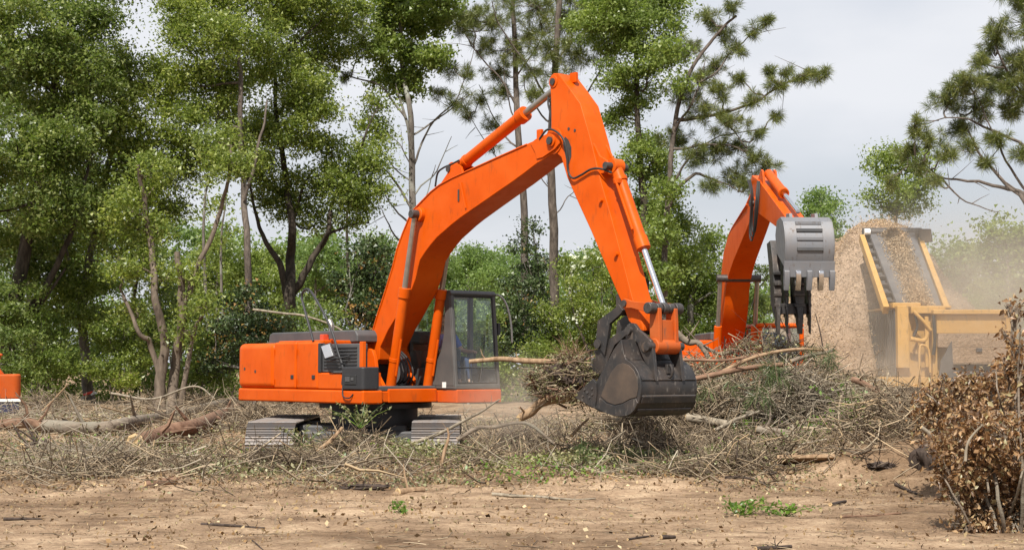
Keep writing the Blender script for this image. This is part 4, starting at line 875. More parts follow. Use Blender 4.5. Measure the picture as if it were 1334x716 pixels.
# long side box that recedes on the left, corrugated
a = gp(1170, 399, GY); b = gp(1170, 492, GY)
side = MB().box(a.x + .02, a.x + 1.6, .3, 4.6, b.z, a.z - .05).build('side_box', YELLOW, gr, .01)
for k in range(16): MB().box(a.x - .05, a.x + .016, .28 + k * .27, .28 + k * .27 + .17, b.z + .05, a.z - .08).build('corrugated_rib', DARKGREY, side, .015)
MB().box(a.x - .08, a.x + 1.65, .2, 4.65, a.z - .045, a.z + .03).build('side_box_cap', YELLOW, gr, .02)
gbox(1169, 398, 1185, 479, GY - .02, .28, 'corner_post', YELLOW)
gbox(1186, 405, 1216, 500, GY + .5, .6, 'engine_bay', DARKGREY)
gbox(1187, 399, 1232, 408, GY - .1, .5, 'top_beam', YELLOW)
gbox(1205, 412, 1211, 478, GY - .15, .12, 'hydraulic_ram', YELLOW)
gbox(1196, 440, 1200, 470, GY + .1, .1, 'valve_post', YELLOW)
def gtube(pts, r, nm, mat, Y=GY - .1, n=4): return MB().tube(smooth_path([gp(x, y, Y) for x, y in pts], n), r, 10).build(nm, mat, gr)
gtube([(1186, 441), (1204, 443), (1209, 430), (1210, 418)], .07, 'bent_pipe', YELLOW)
gtube([(1190, 405), (1203, 418), (1213, 430)], .05, 'diagonal_brace', YELLOW, GY - .2)
gtube([(1198, 488), (1198, 455), (1202, 449), (1210, 456), (1212, 485)], .035, 'access_rail', YELLOW, GY - .25)
gtube([(1216, 410), (1218, 440), (1216, 462)], .05, 'hydraulic_hose', RUBBER, GY - .25)
gtube([(1192, 410), (1195, 425), (1190, 438)], .04, 'hydraulic_hose', RUBBER, GY - .05)
# infeed hopper
gbox(1216, 403, 1318, 409, GY - .35, .5, 'hopper_rim', YELLOW, .02)
gbox(1220, 409.2, 1314, 434, GY - .2, .12, 'hopper_panel', YELLOW, .01)
gbox(1222, 434.2, 1314, 452, GY - .24, .14, 'dusty_panel', MULCH, .01)
gbox(1236, 452.2, 1314, 472, GY - .32, .2, 'dusty_panel', MULCH, .01)
gbox(1272, 453, 1280, 458, GY - .38, .1, 'panel_latch', DARKGREY, .01)
gbox(1310, 404, 1318, 476, GY - .25, .9, 'hopper_end', YELLOW, .02)
gbox(1214, 408, 1222, 500, GY - .1, 1.2, 'hopper_frame', YELLOW, .02)
gbox(1238, 474, 1318, 483, GY - .1, .3, 'feed_apron', DARKGREY, .02)
gbox(1236, 485, 1318, 500, GY - .3, .5, 'lower_frame', YELLOW, .02)
p0 = gp(1240, 488, GY - .2); p1 = gp(1318, 488, GY - .2); MB().cyl(p0, p1, .12).build('feed_roller', DARKGREY, gr)
w = MB(); wp = [gp(*p, GY - .35) for p in ((1222, 500), (1226, 470), (1240, 444), (1243, 500))]
w.add([*wp, *[p + Vector((0, .06, 0)) for p in wp]], [(0, 1, 2, 3), (7, 6, 5, 4), (0, 4, 5, 1), (1, 5, 6, 2), (2, 6, 7, 3), (3, 7, 4, 0)]); w.build('guard_plate', DARKGREY, gr)
# deck, axles
MB().box(-1.6, 2.6, .0, 4.4, .75, 1.05).build('chassis', YELLOW, gr, .02)
for x in (-1.2, 2.1):
    for y in (1.2, 3.2):
        wh = MB().cyl((x - .15, y, .5), (x + .15, y, .5), .5, 28).build('wheel', RUBBER, gr, .03); MB().cyl((x - .17, y, .5), (x + .17, y, .5), .24, 20).build('rim', YELLOW, wh)
# conveyor rising away from the camera
def slab(c, th, name, mat, par, bev=.01):
    n = (c[1] - c[0]).cross(c[3] - c[0]).normalized(); v = [*c, *[p - n * th for p in c]]
    return MB().add(v, [(0, 1, 2, 3), (7, 6, 5, 4), (0, 4, 5, 1), (1, 5, 6, 2), (2, 6, 7, 3), (3, 7, 4, 0)]).build(name, mat, par, bev)
YB, YT = GY + .5, GY + 3.6
belt = slab([gp(1169, 396, YB), gp(1229, 404, YB), gp(1190, 300, YT), gp(1132, 302, YT)], .1, 'conveyor_belt', BELT, gr)
for (xb, yb, xt, yt, w0, nm) in ((1151, 399, 1120, 305, 8, 'conveyor_rail'), (1231, 402, 1196, 309, 8, 'conveyor_rail')):
    slab([gp(xb, yb, YB - .1), gp(xb + w0, yb, YB - .1), gp(xt + w0 * .8, yt, YT - .1), gp(xt, yt, YT - .1)], .28, nm, YELLOW, gr, .02)
for k in range(9):
    t = (k + .5) / 9; pa_ = gp(1157, 398, YB + .2).lerp(gp(1124, 304, YT + .2), t); pb_ = gp(1176, 398, YB + .2).lerp(gp(1136, 304, YT + .2), t)
    MB().cyl(pa_, pb_, .06, 10).build('idler_roller', PIN, gr)
slab([gp(1157, 400, YB + .35), gp(1236, 400, YB + .35), gp(1198, 305, YT + .35), gp(1123, 305, YT + .35)], .06, 'conveyor_bed', DARKGREY, gr)
MB().cyl(gp(1124, 303, YT + .05), gp(1200, 303, YT + .05), .16, 18).build('head_pulley', PIN, gr)
hm = gp(1203, 303, YT - .15); MB().box(hm.x - .12, hm.x + .22, hm.y - .1, hm.y + .3, hm.z - .3, hm.z + .12).build('belt_motor', RUSTSTEEL, gr, .03)
MB().tube([hm + Vector((.2, 0, .1)), hm + Vector((.25, 0, -.3))], .05, 8).build('motor_hose', RUBBER, gr)
hm = gp(1126, 302, YT - .15); MB().cyl(hm, hm + Vector((.18, 0, 0)), .1, 14).build('bearing_block', WHITE, gr)
gbox(1163, 394, 1200, 401, GY + .2, .5, 'chute_lip', YELLOW, .03)

def shreds(n, pts_fn, size, seed):
    r = np.random.default_rng(seed); c = pts_fn(n, r); return leaf_geo(c, r.uniform(size[0], size[1], n), r, 0.35, 0.2)
def leaf_geo(c, sz, r, aspect=0.55, up=0.7, hang=0.0, tri=False):
    """one small bent quad per point"""
    n = len(c); d = r.normal(size=(n, 3)); d[:, 2] -= hang; d /= np.linalg.norm(d, axis=1)[:, None]
    u = r.normal(size=(n, 3)); u[:, 2] += up; u -= d * (u * d).sum(1)[:, None]; u /= np.linalg.norm(u, axis=1)[:, None]
    s = np.cross(d, u); sz = sz[:, None]; asp = (aspect * r.uniform(.7, 1.3, n))[:, None]
    if tri:
        v = np.stack([c - d * sz * .5 + s * sz * asp * .62, c + d * sz * .55 + u * sz * .06, c - d * sz * .5 - s * sz * asp * .62], 1).reshape(-1, 3); return v, np.arange(n * 3).reshape(n, 3)
    v = np.stack([c - d * sz * .5, c + s * sz * asp * .5 + u * sz * .08, c + d * sz * .5, c - s * sz * asp * .5 + u * sz * .08], 1).reshape(-1, 3)
    f = np.arange(n * 4).reshape(n, 4); return v, f
# the mulch heap: a rough cone
PC = P(1150, 480, 52); pcx = PC.x
def pile_h(x, y):
    r = math.hypot((x - pcx) * (1.12 if x > pcx else 0.96), (y - 52)); v = Vector((x, y, 3))
    h = 7.1 * max(0, 1 - (r / 5.3) ** 1.12) ** 0.97
    h = min(h, 6.15 - .22 * r * r) + (noise.noise(v * .8) * .35 + noise.noise(v * 2.2) * .2 + noise.noise(v * 5) * .1) * min(1, h)
    return h
px_ = np.arange(pcx - 5.6, pcx + 5.6, .11); py_ = np.arange(46.5, 57.5, .13); nx = len(px_)
V = np.array([(x, y, max(pile_h(x, y), -.2) + g(x, y) - .05) for y in py_ for x in px_]); ii, jj = np.meshgrid(np.arange(nx - 1), np.arange(len(py_) - 1)); a0 = (jj * nx + ii).ravel()
V[:, 2] = np.where((V[:, 1] < 49.6) & (V[:, 0] > P(1150, 480, 47).x), np.minimum(V[:, 2], .6), V[:, 2])
po = link('mulch_pile', np_mesh('mulch_pile', V, [np.stack([a0, a0 + 1, a0 + nx + 1, a0 + nx], 1)]), MULCH, angle=180)
tag(po, 'tall cone of tan shredded mulch heaped behind the yellow grinder', 'mulch pile')
def on_pile(n, r):
    x = r.uniform(pcx - 4.8, pcx + 3.5, n); y = r.uniform(47.5, 53, n)
    return np.array([(a, b, max(pile_h(a, b), 0) + g(a, b) + r.uniform(0, .05)) for a, b in zip(x, y)])
v, f = shreds(22000, on_pile, (.03, .10), 3); tag(link('mulch_shreds', np_mesh('mulch_shreds', v, [f]), MULCHBITS, po, False), kind='stuff')
# mulch riding the belt and tumbling off its end
def on_belt(n, r):
    t = r.random(n); w = np.clip(r.normal(.52, .13, n), .15, .85); A = np.array([gp(1169, 396, YB), gp(1229, 404, YB), gp(1190, 300, YT), gp(1132, 302, YT)])
    L_ = A[0][None] * (1 - t)[:, None] + A[3][None] * t[:, None]; R_ = A[1][None] * (1 - t)[:, None] + A[2][None] * t[:, None]
    p = L_ * (1 - w)[:, None] + R_ * w[:, None]; h = .16 * np.exp(-((w - .52) / .18) ** 2) * r.random(n); p[:, 2] += h * .8 + .03; p[:, 1] -= h * .6 + .02; return p + np.array([12.5, GY, gz])
v, f = shreds(16000, on_belt, (.03, .10), 4); v2, f2 = shreds(2600, lambda n, r: np.array([P(1160, 290, YT + 1.2)]) + np.stack([r.normal(-.1, .55, n), r.normal(.3, .6, n), r.normal(-.15, .2, n)], 1), (.025, .07), 5)
tag(link('falling_mulch', np_mesh('falling_mulch', np.concatenate([v, v2]), [np.concatenate([f, f2 + len(v)])]), MULCHBITS, None, False), 'stream of shredded wood riding up the belt and spilling off its end', kind='stuff')
def dustbox(name, c, s, mat):
    return tag(MB().box(-s[0], s[0], -s[1], s[1], -s[2], s[2]).build(name, mat, None, smooth=False), 'thin tan dust drifting in the air', kind='stuff')
DUST = m_dust('tan_dust', 0.5, (.88, .79, .68), .4, .22, .62)
o = dustbox('dust_cloud', None, (7.5, 5.5, 4.4), DUST); o.location = (14.3, 46.5, 3.6)
DUST2 = m_dust('low_dust', 1.5, (.86, .76, .64), .9, .35, .7)
o = dustbox('dust_cloud', None, (1.5, 1.3, 1.0), DUST2); o.location = P(668, 520, 25.0)
DUST3 = m_dust('low_dust_front', 1.2, (.86, .74, .60), .7, .35, .7)
o = dustbox('dust_cloud', None, (2.6, 1.6, 1.3), DUST3); o.location = P(1180, 480, 43.2)

# ================================================================== TREES
def crown_geo(clumps, size, dens, r, up=0.55, sig=0.34, aspect=0.6):
    vs = []; fs = []; n0 = 0; subs = []
    for c, rad in clumps:
        K = max(6, int(15 * rad * rad) + 5)
        d = r.normal(size=(K, 3)); d /= np.linalg.norm(d, axis=1)[:, None]
        sc = np.array(c)[None] + d * (rad * r.uniform(.25, 1.0, K) ** .6)[:, None] * np.array([1, 1, .85]); subs.append(sc)
        w = r.uniform(.3, 1.5, K); w /= w.sum(); n = int(dens * rad * rad); idx = r.choice(K, n, p=w)
        s_ = sig * .8 * r.uniform(.5, 1.3, K)
        p = sc[idx] + r.normal(size=(n, 3)) * s_[idx][:, None] * np.array([1, 1, .6])
        v, f = leaf_geo(p, size * r.uniform(.55, 1.4, n), r, aspect, up, 0.0, True); vs.append(v); fs.append(f + n0); n0 += len(v)
    return np.concatenate(vs), np.concatenate(fs), subs
def nearest_on(paths, c):
    best = None
    for pts in paths:
        for i, p in enumerate(pts):
            if i < len(pts) * .12: continue
            d = (p - c).length + max(0, p.z - c.z + .2) * 1.5
            if best is None or d < best[0]: best = (d, p)
    return best[1]
def limbs_mesh(mb, paths, clumps, subs, r, r0=.06, twigs=4, sides=6):
    for (c, rad), sc in zip(clumps, subs):
        c = Vector(c); s = nearest_on(paths, c); m = s.lerp(c, .55) + Vector(r.normal(size=3)) * .12 * (c - s).length + Vector((0, 0, -.06 * (c - s).length))
        pts = wob(smooth_path([s, m, c], 5), .12, r.random() * 99); rr = r0 * min(1.4, .5 + .2 * (c - s).length)
        mb.tube(pts, list(np.linspace(rr, .018, len(pts))), sides, False)
        for k in range(min(twigs, len(sc))):
            e = Vector(sc[k]); a = pts[int(len(pts) * .55 + r.random() * len(pts) * .4)]
            mb.tube(wob([a, a.lerp(e, .5) + Vector(r.normal(size=3)) * .12, e], .1, r.random() * 99), [.02, .013, .006], 4, False)
def pxpath(pts, Y, jit=.5, seed=0):
    out = []
    for i, p in enumerate(pts):
        yy = Y + (noise.noise(Vector((i * .9 + seed, seed * 3.3, 1))) * jit if i else 0); out.append(P(p[0], p[1], yy))
    return out
def trunk_tubes(mb, trunks, Y, seed):
    paths = []
    for k, (pts, r0, r1) in enumerate(trunks):
        w = pxpath(pts, Y, .9, seed + k * 5)
        if k == 0 or pts[0][1] > 440: w[0].z = g(w[0].x, w[0].y) - .15
        sp = wob(smooth_path(w, 6), .07, seed + k); sp[0] = w[0]
        rad = list(np.linspace(r0, r1, len(sp)))
        if pts[0][1] > 440: rad[0] *= 1.45; rad[1] *= 1.15
        mb.tube(sp, rad, 10); paths.append(sp)
    return paths
def clumps3(cl, Y, r, depth=1.0):
    out = []
    for (x, y, rp) in cl:
        rad = rp / FPX * Y; yy = Y + r.uniform(-1, 1) * min(2.5, rad * 1.5) * depth; p = P(x, y, yy); out.append((tuple(p), rad))
    return out
def leafy(name, label, Y, trunks, cl, leaf, bark, size=.13, dens=1050, seed=1, sig=.36, group='leafy trees along the edge of the clearing', extra=None, cat='tree', twigs=4, limb=.06):
    r = np.random.default_rng(seed); base = P(trunks[0][0][0][0], trunks[0][0][0][1], Y)
    t = thing(name, label, cat, (base.x, base.y, g(base.x, base.y)), 0, group); off = Vector(t.location)
    tm = MB(); paths = trunk_tubes(tm, trunks, Y, seed); tm.v = [tuple(Vector(v) - off) for v in tm.v]; tm.build('trunk', bark, t, angle=60)
    c3 = clumps3(cl, Y, r); v, f, subs = crown_geo(c3, size * .78, dens * 3.75, r, sig=sig * 1.15)
    lm = MB(); limbs_mesh(lm, paths, c3, subs, r, limb, twigs); lm.v = [tuple(Vector(q_) - off) for q_ in lm.v]; lm.build('limbs', bark, t, angle=60)['kind'] = 'stuff'
    link('crown', np_mesh('crown', v - np.array(off)[None], [f]), leaf, t, False)
    for (nm, cl2, mat2, sz2, dn2) in (extra or []):
        v, f, _ = crown_geo(clumps3(cl2, Y - .4, r), sz2, dn2, r, sig=sig); link(nm, np_mesh(nm, v - np.array(off)[None], [f]), mat2, t, False)['kind'] = 'stuff'
    return t
def tuft_geo(cs, dirs, r, n=46, ln=.34, w=.013):
    m = len(cs); d = np.repeat(dirs, n, 0) * .5 + r.normal(size=(m * n, 3)) * .8; d /= np.linalg.norm(d, axis=1)[:, None]
    c = np.repeat(cs, n, 0) - np.repeat(dirs, n, 0) * r.uniform(0, .22, (m * n, 1)); l_ = (np.repeat(r.uniform(.65, 1.2, m), n) * ln * r.uniform(.6, 1.15, m * n))[:, None]
    sd = np.cross(d, r.normal(size=(m * n, 3))); sd /= np.linalg.norm(sd, axis=1)[:, None]
    tip = c + d * l_; tip[:, 2] -= (l_[:, 0] ** 2) * .35
    mid = c + d * l_ * .5
    v = np.stack([c, mid + sd * w * .5, tip, mid - sd * w * .5], 1).reshape(-1, 3); return v, np.arange(m * n * 4).reshape(-1, 4)
def pine(name, label, Y, trunks, cl, seed=1, branches=(), bark=BARK_PINE, nmul=1.0, ln=.34, group='pines along the edge of the clearing', extra=None, needle=NEEDLE, per=90):
    r = np.random.default_rng(seed); base = P(trunks[0][0][0][0], trunks[0][0][0][1], Y)
    t = thing(name, label, 'tree', (base.x, base.y, g(base.x, base.y)), 0, group); off = Vector(t.location)
    tm = MB(); paths = trunk_tubes(tm, trunks, Y, seed); tm.v = [tuple(Vector(v) - off) for v in tm.v]; tm.build('trunk', bark, t, angle=60)
    lm = MB(); bpaths = list(paths)
    for k, (pts, r0) in enumerate(branches):
        w = pxpath(pts, Y, 1.0, seed + k * 3.7); w[0] = nearest_on(paths, w[0]) if k >= 0 and len(pts) and (nearest_on(paths, w[0]) - w[0]).length < 1.2 else w[0]
        sp = wob(smooth_path(w, 5), .1, seed + k); lm.tube(sp, list(np.linspace(r0, .012, len(sp))), 7, False); bpaths.append(sp)
        for j in range(2, len(sp) - 1, 2):                 # bare side twigs
            if r.random() < .6:
                e = sp[j] + Vector((r.normal() * .5, r.normal() * .5, r.normal() * .35 + .1)); lm.tube(wob([sp[j], sp[j].lerp(e, .5), e], .15, r.random() * 99), [.018, .012, .005], 4, False)
    cs = []; ds = []
    for (c, rad) in clumps3(cl, Y, r):
        c = Vector(c); n = max(4, int(34 * rad * rad * nmul) + 4); s = nearest_on(bpaths, c)
        if (s - c).length > .15: lm.tube(wob(smooth_path([s, s.lerp(c, .5) + Vector((0, 0, -.1)), c], 4), .12, r.random() * 99), list(np.linspace(.035, .014, 9)), 5, False)
        for k in range(n):
            d = Vector(r.normal(size=3)).normalized(); e = c + Vector((d.x, d.y, d.z * .7)) * rad * (.12 + 1.1 * r.random() ** .6)
            lm.tube(wob([c, c.lerp(e, .5), e], .1, r.random() * 99), [.014, .01, .007], 4, False)
            dd = ((e - c).normalized() * .6 + Vector((0, 0, .6))).normalized(); cs.append(e); ds.append(dd)
    lm.v = [tuple(Vector(q_) - off) for q_ in lm.v]
    if lm.v: lm.build('limbs', bark, t, angle=60)['kind'] = 'stuff'
    v, f = tuft_geo(np.array(cs), np.array(ds), r, per, ln); link('crown', np_mesh('crown', v - np.array(off)[None], [f]), needle, t, False)
    for (nm, cl2, mat2, sz2, dn2) in (extra or []):
        v, f, _ = crown_geo(clumps3(cl2, Y - .3, r), sz2 * .95, dn2 * 3.4, r); link(nm, np_mesh(nm, v - np.array(off)[None], [f]), mat2, t, False)['kind'] = 'stuff'
    return t

# ---- the front row, left to right
leafy('oak_tree', 'dark dense oak filling the upper left corner', 52, [([(8, 522), (14, 420), (34, 320), (58, 200), (75, 80), (85, -40)], .30, .08), ([(14, 440), (55, 380), (90, 310), (120, 200)], .16, .05), ([(12, 470), (40, 420), (85, 350)], .12, .04)],
      [(30, 40, 70), (100, 30, 55), (60, 110, 70), (20, 190, 70), (90, 175, 50), (10, 290, 60), (70, 270, 45), (112, 90, 40), (45, 340, 40), (-35, 100, 50), (-40, 250, 50), (30, -40, 50), (110, -40, 40), (-30, 380, 45), (15, 400, 40), (140, -20, 30)],
      LEAF_DARK, BARK_DARK, .14, 1000, 11)
leafy('oak_tree', 'bright green bushy tree with red and white tape round its trunk', 55, [([(117, 525), (112, 470), (107, 400), (124, 300), (148, 180), (165, 100)], .21, .05), ([(112, 430), (95, 360), (80, 300)], .09, .03)],
      [(170, 98, 50), (215, 118, 38), (132, 132, 50), (232, 165, 40), (160, 180, 58), (100, 220, 52), (200, 230, 45), (140, 270, 50), (90, 310, 42), (225, 268, 26), (170, 325, 34), (110, 370, 38), (70, 400, 38), (60, 240, 36), (248, 205, 30), (130, 420, 30), (150, 90, 25)],
      LEAF_OAK, BARK_GREY, .13, 950, 12)
leafy('oak_tree', 'forked tree with bare leaning limbs, one snapped off at the top', 47, [([(205, 527), (210, 480), (214, 445), (204, 390), (196, 320), (188, 262), (180, 215)], .18, .05), ([(224, 527), (229, 470), (236, 420), (237, 370), (232, 327)], .165, .085), ([(214, 480), (200, 455), (182, 430), (160, 384)], .10, .05), ([(236, 452), (250, 442), (262, 412)], .09, .04), ([(238, 400), (252, 365), (268, 325), (288, 275), (298, 232), (302, 190)], .10, .04)],
      [(185, 250, 28), (200, 222, 32), (168, 292, 22), (150, 350, 20), (298, 215, 30), (285, 185, 28), (180, 345, 20), (262, 395, 20), (205, 300, 22), (175, 400, 18), (250, 360, 18), (215, 360, 14), (240, 430, 14), (165, 270, 26)],
      LEAF_OAK, BARK_OAK, .12, 900, 13)
leafy('pine_trunk_tree', 'thin straight grey trunk rising left of the curved oak, its leaves mixing above', 54, [([(326, 525), (324, 450), (322, 330), (318, 240), (314, 150), (310, 60)], .15, .07), ([(318, 260), (338, 190), (350, 130)], .07, .03)],
      [(232, 45, 28), (268, 50, 50), (325, 40, 55), (300, 105, 45), (252, 100, 28), (280, 150, 38), (300, -20, 60), (318, 205, 26), (245, 10, 35)], LEAF_OAK, BARK_PINE, .125, 1000, 14)
leafy('oak_tree', 'tall oak with a curved dark trunk behind the excavator house and wide crown', 58, [([(379, 520), (380, 430), (379, 385), (378, 340), (381, 300), (374, 240), (362, 170), (358, 90)], .27, .06), ([(377, 400), (366, 350), (350, 320), (336, 288), (322, 232)], .15, .04), ([(380, 385), (398, 355), (415, 325), (429, 300), (432, 268), (446, 235)], .16, .05), ([(380, 310), (386, 272), (400, 232)], .09, .03), ([(427, 305), (460, 292), (482, 290)], .06, .02)],
      [(390, 38, 55), (432, 60, 42), (362, 110, 55), (410, 122, 40), (340, 172, 45), (392, 172, 38), (400, 250, 36), (452, 236, 40), (482, 205, 35), (415, 288, 22), (357, 262, 30), (345, 228, 30), (468, 278, 26), (300, 205, 30), (270, 212, 26), (480, 165, 24), (440, 10, 40), (380, -30, 60), (430, 190, 22), (495, 130, 16), (488, 250, 22)],
      LEAF_OAK, BARK_DARK, .13, 950, 15)
pine('pine_tree', 'half bare pine behind the boom, dead limbs below and a green vine crown', 60, [([(540, 520), (540, 400), (539, 330), (537, 220), (533, 140), (524, 80), (520, 0)], .19, .06), ([(536, 190), (528, 150), (515, 110)], .08, .03)],
     [(590, 88, 18), (602, 128, 20), (470, 30, 26), (600, 30, 20), (575, 120, 14), (470, 60, 20), (620, 20, 18), (450, 100, 10), (608, 95, 12)], 16,
     [([(537, 262), (512, 232), (478, 204), (455, 160)], .055), ([(538, 295), (508, 264), (498, 232)], .045), ([(535, 150), (495, 112), (448, 96), (420, 70)], .05), ([(538, 205), (560, 165), (598, 124), (618, 62)], .05), ([(537, 175), (580, 148), (618, 118)], .045), ([(539, 250), (568, 222), (588, 178)], .04), ([(540, 330), (510, 300), (494, 268)], .05), ([(536, 235), (510, 215), (490, 190)], .035), ([(538, 215), (520, 190), (495, 165)], .03), ([(541, 280), (556, 250), (566, 215)], .03)],
     bark=BARK_GREY, extra=[('vine_leaves', [(520, 42, 38), (558, 30, 34), (545, 82, 34), (508, 100, 26), (572, 72, 22), (535, 112, 22), (500, 62, 26), (540, -20, 45), (500, 10, 25), (580, 0, 26)], LEAF_LIGHT, .13, 1000)])
pine('pine_tree', 'left of the two straight pines under the boom, slimmer trunk', 62, [([(689, 520), (686, 460), (683, 300), (676, 180), (672, 100), (668, 0), (667, -60)], .19, .07)],
     [(640, 30, 34), (690, 44, 30), (650, 92, 22), (612, 20, 24), (700, 10, 34), (640, 160, 14), (655, 122, 18), (668, 65, 28), (630, 60, 20), (655, -20, 40), (625, 130, 12), (610, 150, 10), (645, 190, 12)], 17,
     [([(674, 130), (650, 100), (615, 60), (600, 20)], .05), ([(678, 190), (650, 165), (625, 110)], .045), ([(670, 90), (700, 60), (720, 20)], .04), ([(680, 250), (650, 210), (600, 135)], .03), ([(676, 160), (660, 120), (655, 70)], .035)], nmul=1.2)
pine('pine_tree', 'right of the two straight pines under the boom, thicker trunk', 58, [([(727, 520), (724, 440), (721, 300), (717, 200), (724, 80), (730, -20), (732, -70)], .21, .08)],
     [(742, 24, 38), (772, 42, 24), (716, 62, 30), (755, 70, 26), (700, 122, 16), (730, 100, 22), (690, 90, 18), (780, 10, 26), (740, -30, 45), (668, 215, 12), (660, 240, 10), (752, 120, 10)], 18,
     [([(722, 130), (690, 90), (650, 30), (640, 0)], .05), ([(718, 180), (760, 130), (785, 85), (800, 70)], .05), ([(720, 160), (690, 130), (680, 100)], .04), ([(724, 70), (760, 40), (780, 20)], .04), ([(718, 220), (690, 212), (662, 230)], .03), ([(720, 270), (740, 258), (752, 240)], .025), ([(719, 240), (700, 225), (690, 190)], .025)], nmul=1.2)
leafy('vine_clad_tree', 'slim leafy tree right of the arm with green leaves all up its trunk', 55, [([(838, 525), (839, 400), (840, 300), (832, 180), (828, 60), (826, -20)], .20, .05)],
      [(810, 20, 45), (788, 48, 34), (850, 42, 40), (868, 70, 20), (800, 98, 26), (830, 128, 28), (808, 150, 20), (838, 190, 26), (815, 214, 18), (855, 232, 26), (838, 268, 30), (866, 284, 26), (848, 322, 36), (822, 308, 22), (876, 340, 34), (786, 10, 30), (762, 26, 26), (864, 200, 18), (880, 300, 20), (820, -20, 45), (870, 10, 25), (845, 90, 22)],
      LEAF_LIGHT, BARK_DARK, .12, 1350, 19, sig=.3)
pine('pine_tree', 'leaning pine with long ragged limbs reaching right into the open sky', 52, [([(862, 520), (864, 430), (866, 330), (872, 240), (880, 155), (900, 92), (930, 50), (958, 20)], .13, .04)],
     [(1075, 92, 9), (1060, 98, 11), (1042, 98, 11), (1012, 108, 16), (1000, 92, 11), (985, 130, 15), (965, 102, 14), (1000, 25, 12), (982, 38, 12), (952, 10, 14), (940, 40, 18), (960, 62, 18), (930, 82, 18), (920, 140, 26), (950, 160, 24), (960, 190, 20), (930, 190, 24), (988, 172, 12), (1000, 212, 14), (902, 200, 22), (960, 226, 22), (930, 238, 16), (890, 120, 22), (910, 100, 18), (1010, 150, 8), (975, 240, 14), (880, 180, 24), (1022, 92, 10), (895, 60, 18), (920, 20, 16), (985, 205, 14), (940, 118, 18)], 20,
     [([(884, 150), (930, 150), (985, 132), (1030, 106), (1076, 92)], .07), ([(870, 255), (900, 228), (930, 234), (962, 248)], .08), ([(876, 190), (910, 190), (950, 190), (1000, 212)], .05), ([(900, 95), (920, 105), (960, 62), (1000, 25)], .045), ([(872, 235), (900, 205), (930, 180), (985, 170)], .045), ([(930, 150), (950, 165), (975, 200), (985, 220)], .03), ([(880, 160), (905, 125), (920, 75)], .05)], nmul=1.5, ln=.31, per=100,
     extra=[('vine_leaves', [(876, 60, 18), (868, 245, 20), (862, 300, 22), (858, 360, 24), (882, 110, 14)], LEAF_LIGHT, .12, 950)])
pine('pine_tree', 'big pine at the right edge spreading limbs over the grinder dust', 48, [([(1372, 525), (1368, 400), (1362, 300), (1356, 150), (1350, 30), (1346, -60)], .3, .12)],
     [(1300, 42, 24), (1322, 82, 32), (1290, 100, 26), (1262, 102, 20), (1232, 130, 26), (1270, 140, 28), (1320, 140, 26), (1190, 164, 18), (1212, 180, 18), (1250, 165, 20), (1300, 180, 18), (1180, 195, 16), (1232, 200, 18), (1160, 236, 10), (1290, 60, 18), (1335, 30, 28), (1360, 90, 40), (1390, 30, 50), (1330, -10, 30), (1285, 210, 12), (1220, 232, 12), (1198, 215, 12), (1262, 190, 12), (1330, 200, 14), (1245, 112, 16), (1275, 78, 14), (1310, 110, 20), (1345, 120, 30)], 21,
     [([(1362, 270), (1334, 252), (1300, 243), (1260, 235), (1225, 230), (1195, 205)], .085), ([(1362, 285), (1334, 262), (1300, 230), (1270, 186), (1245, 140)], .09), ([(1360, 220), (1334, 192), (1290, 168), (1250, 152), (1205, 160)], .065), ([(1362, 262), (1316, 222), (1294, 170), (1272, 120)], .05), ([(1225, 231), (1258, 262), (1300, 277)], .035), ([(1225, 231), (1190, 215), (1160, 232)], .03), ([(1356, 150), (1330, 120), (1300, 70), (1290, 40)], .06), ([(1340, 258), (1320, 245), (1290, 215)], .04)], nmul=1.5, ln=.33, per=100)
# ---- second row
leafy('small_tree', 'small pale tree standing above the dust behind the conveyor top', 66, [([(1165, 500), (1166, 400), (1168, 300), (1172, 220)], .12, .04)], [(1150, 216, 20), (1178, 206, 20), (1166, 243, 24), (1198, 236, 18), (1142, 258, 14), (1190, 262, 20), (1160, 275, 20), (1212, 200, 12), (1155, 200, 14)], LEAF_LIGHT, BARK_GREY, .14, 750, 22)
leafy('small_tree', 'pale young tree between the raised grey bucket and the mulch pile', 72, [([(1072, 500), (1072, 400), (1070, 330), (1070, 260)], .13, .04)], [(1070, 262, 20), (1052, 274, 16), (1086, 284, 20), (1066, 308, 24), (1094, 326, 20), (1050, 330, 22), (1080, 360, 26), (1052, 384, 26), (1090, 395, 25), (1040, 300, 12), (1040, 420, 25)], LEAF_FAR, BARK_GREY, .15, 750, 23)
leafy('leafy_tree', 'bright green tree with a bare grey limb left of the far orange boom', 60, [([(896, 520), (898, 440), (902, 385), (918, 350), (932, 335)], .17, .06), ([(900, 400), (920, 385), (940, 378)], .09, .03)], [(905, 345, 26), (928, 322, 20), (885, 365, 28), (935, 360, 24), (915, 395, 28), (945, 400, 22), (880, 400, 24), (940, 425, 22), (905, 430, 24), (918, 312, 14)], LEAF_LIGHT, BARK_GREY, .14, 800, 24)
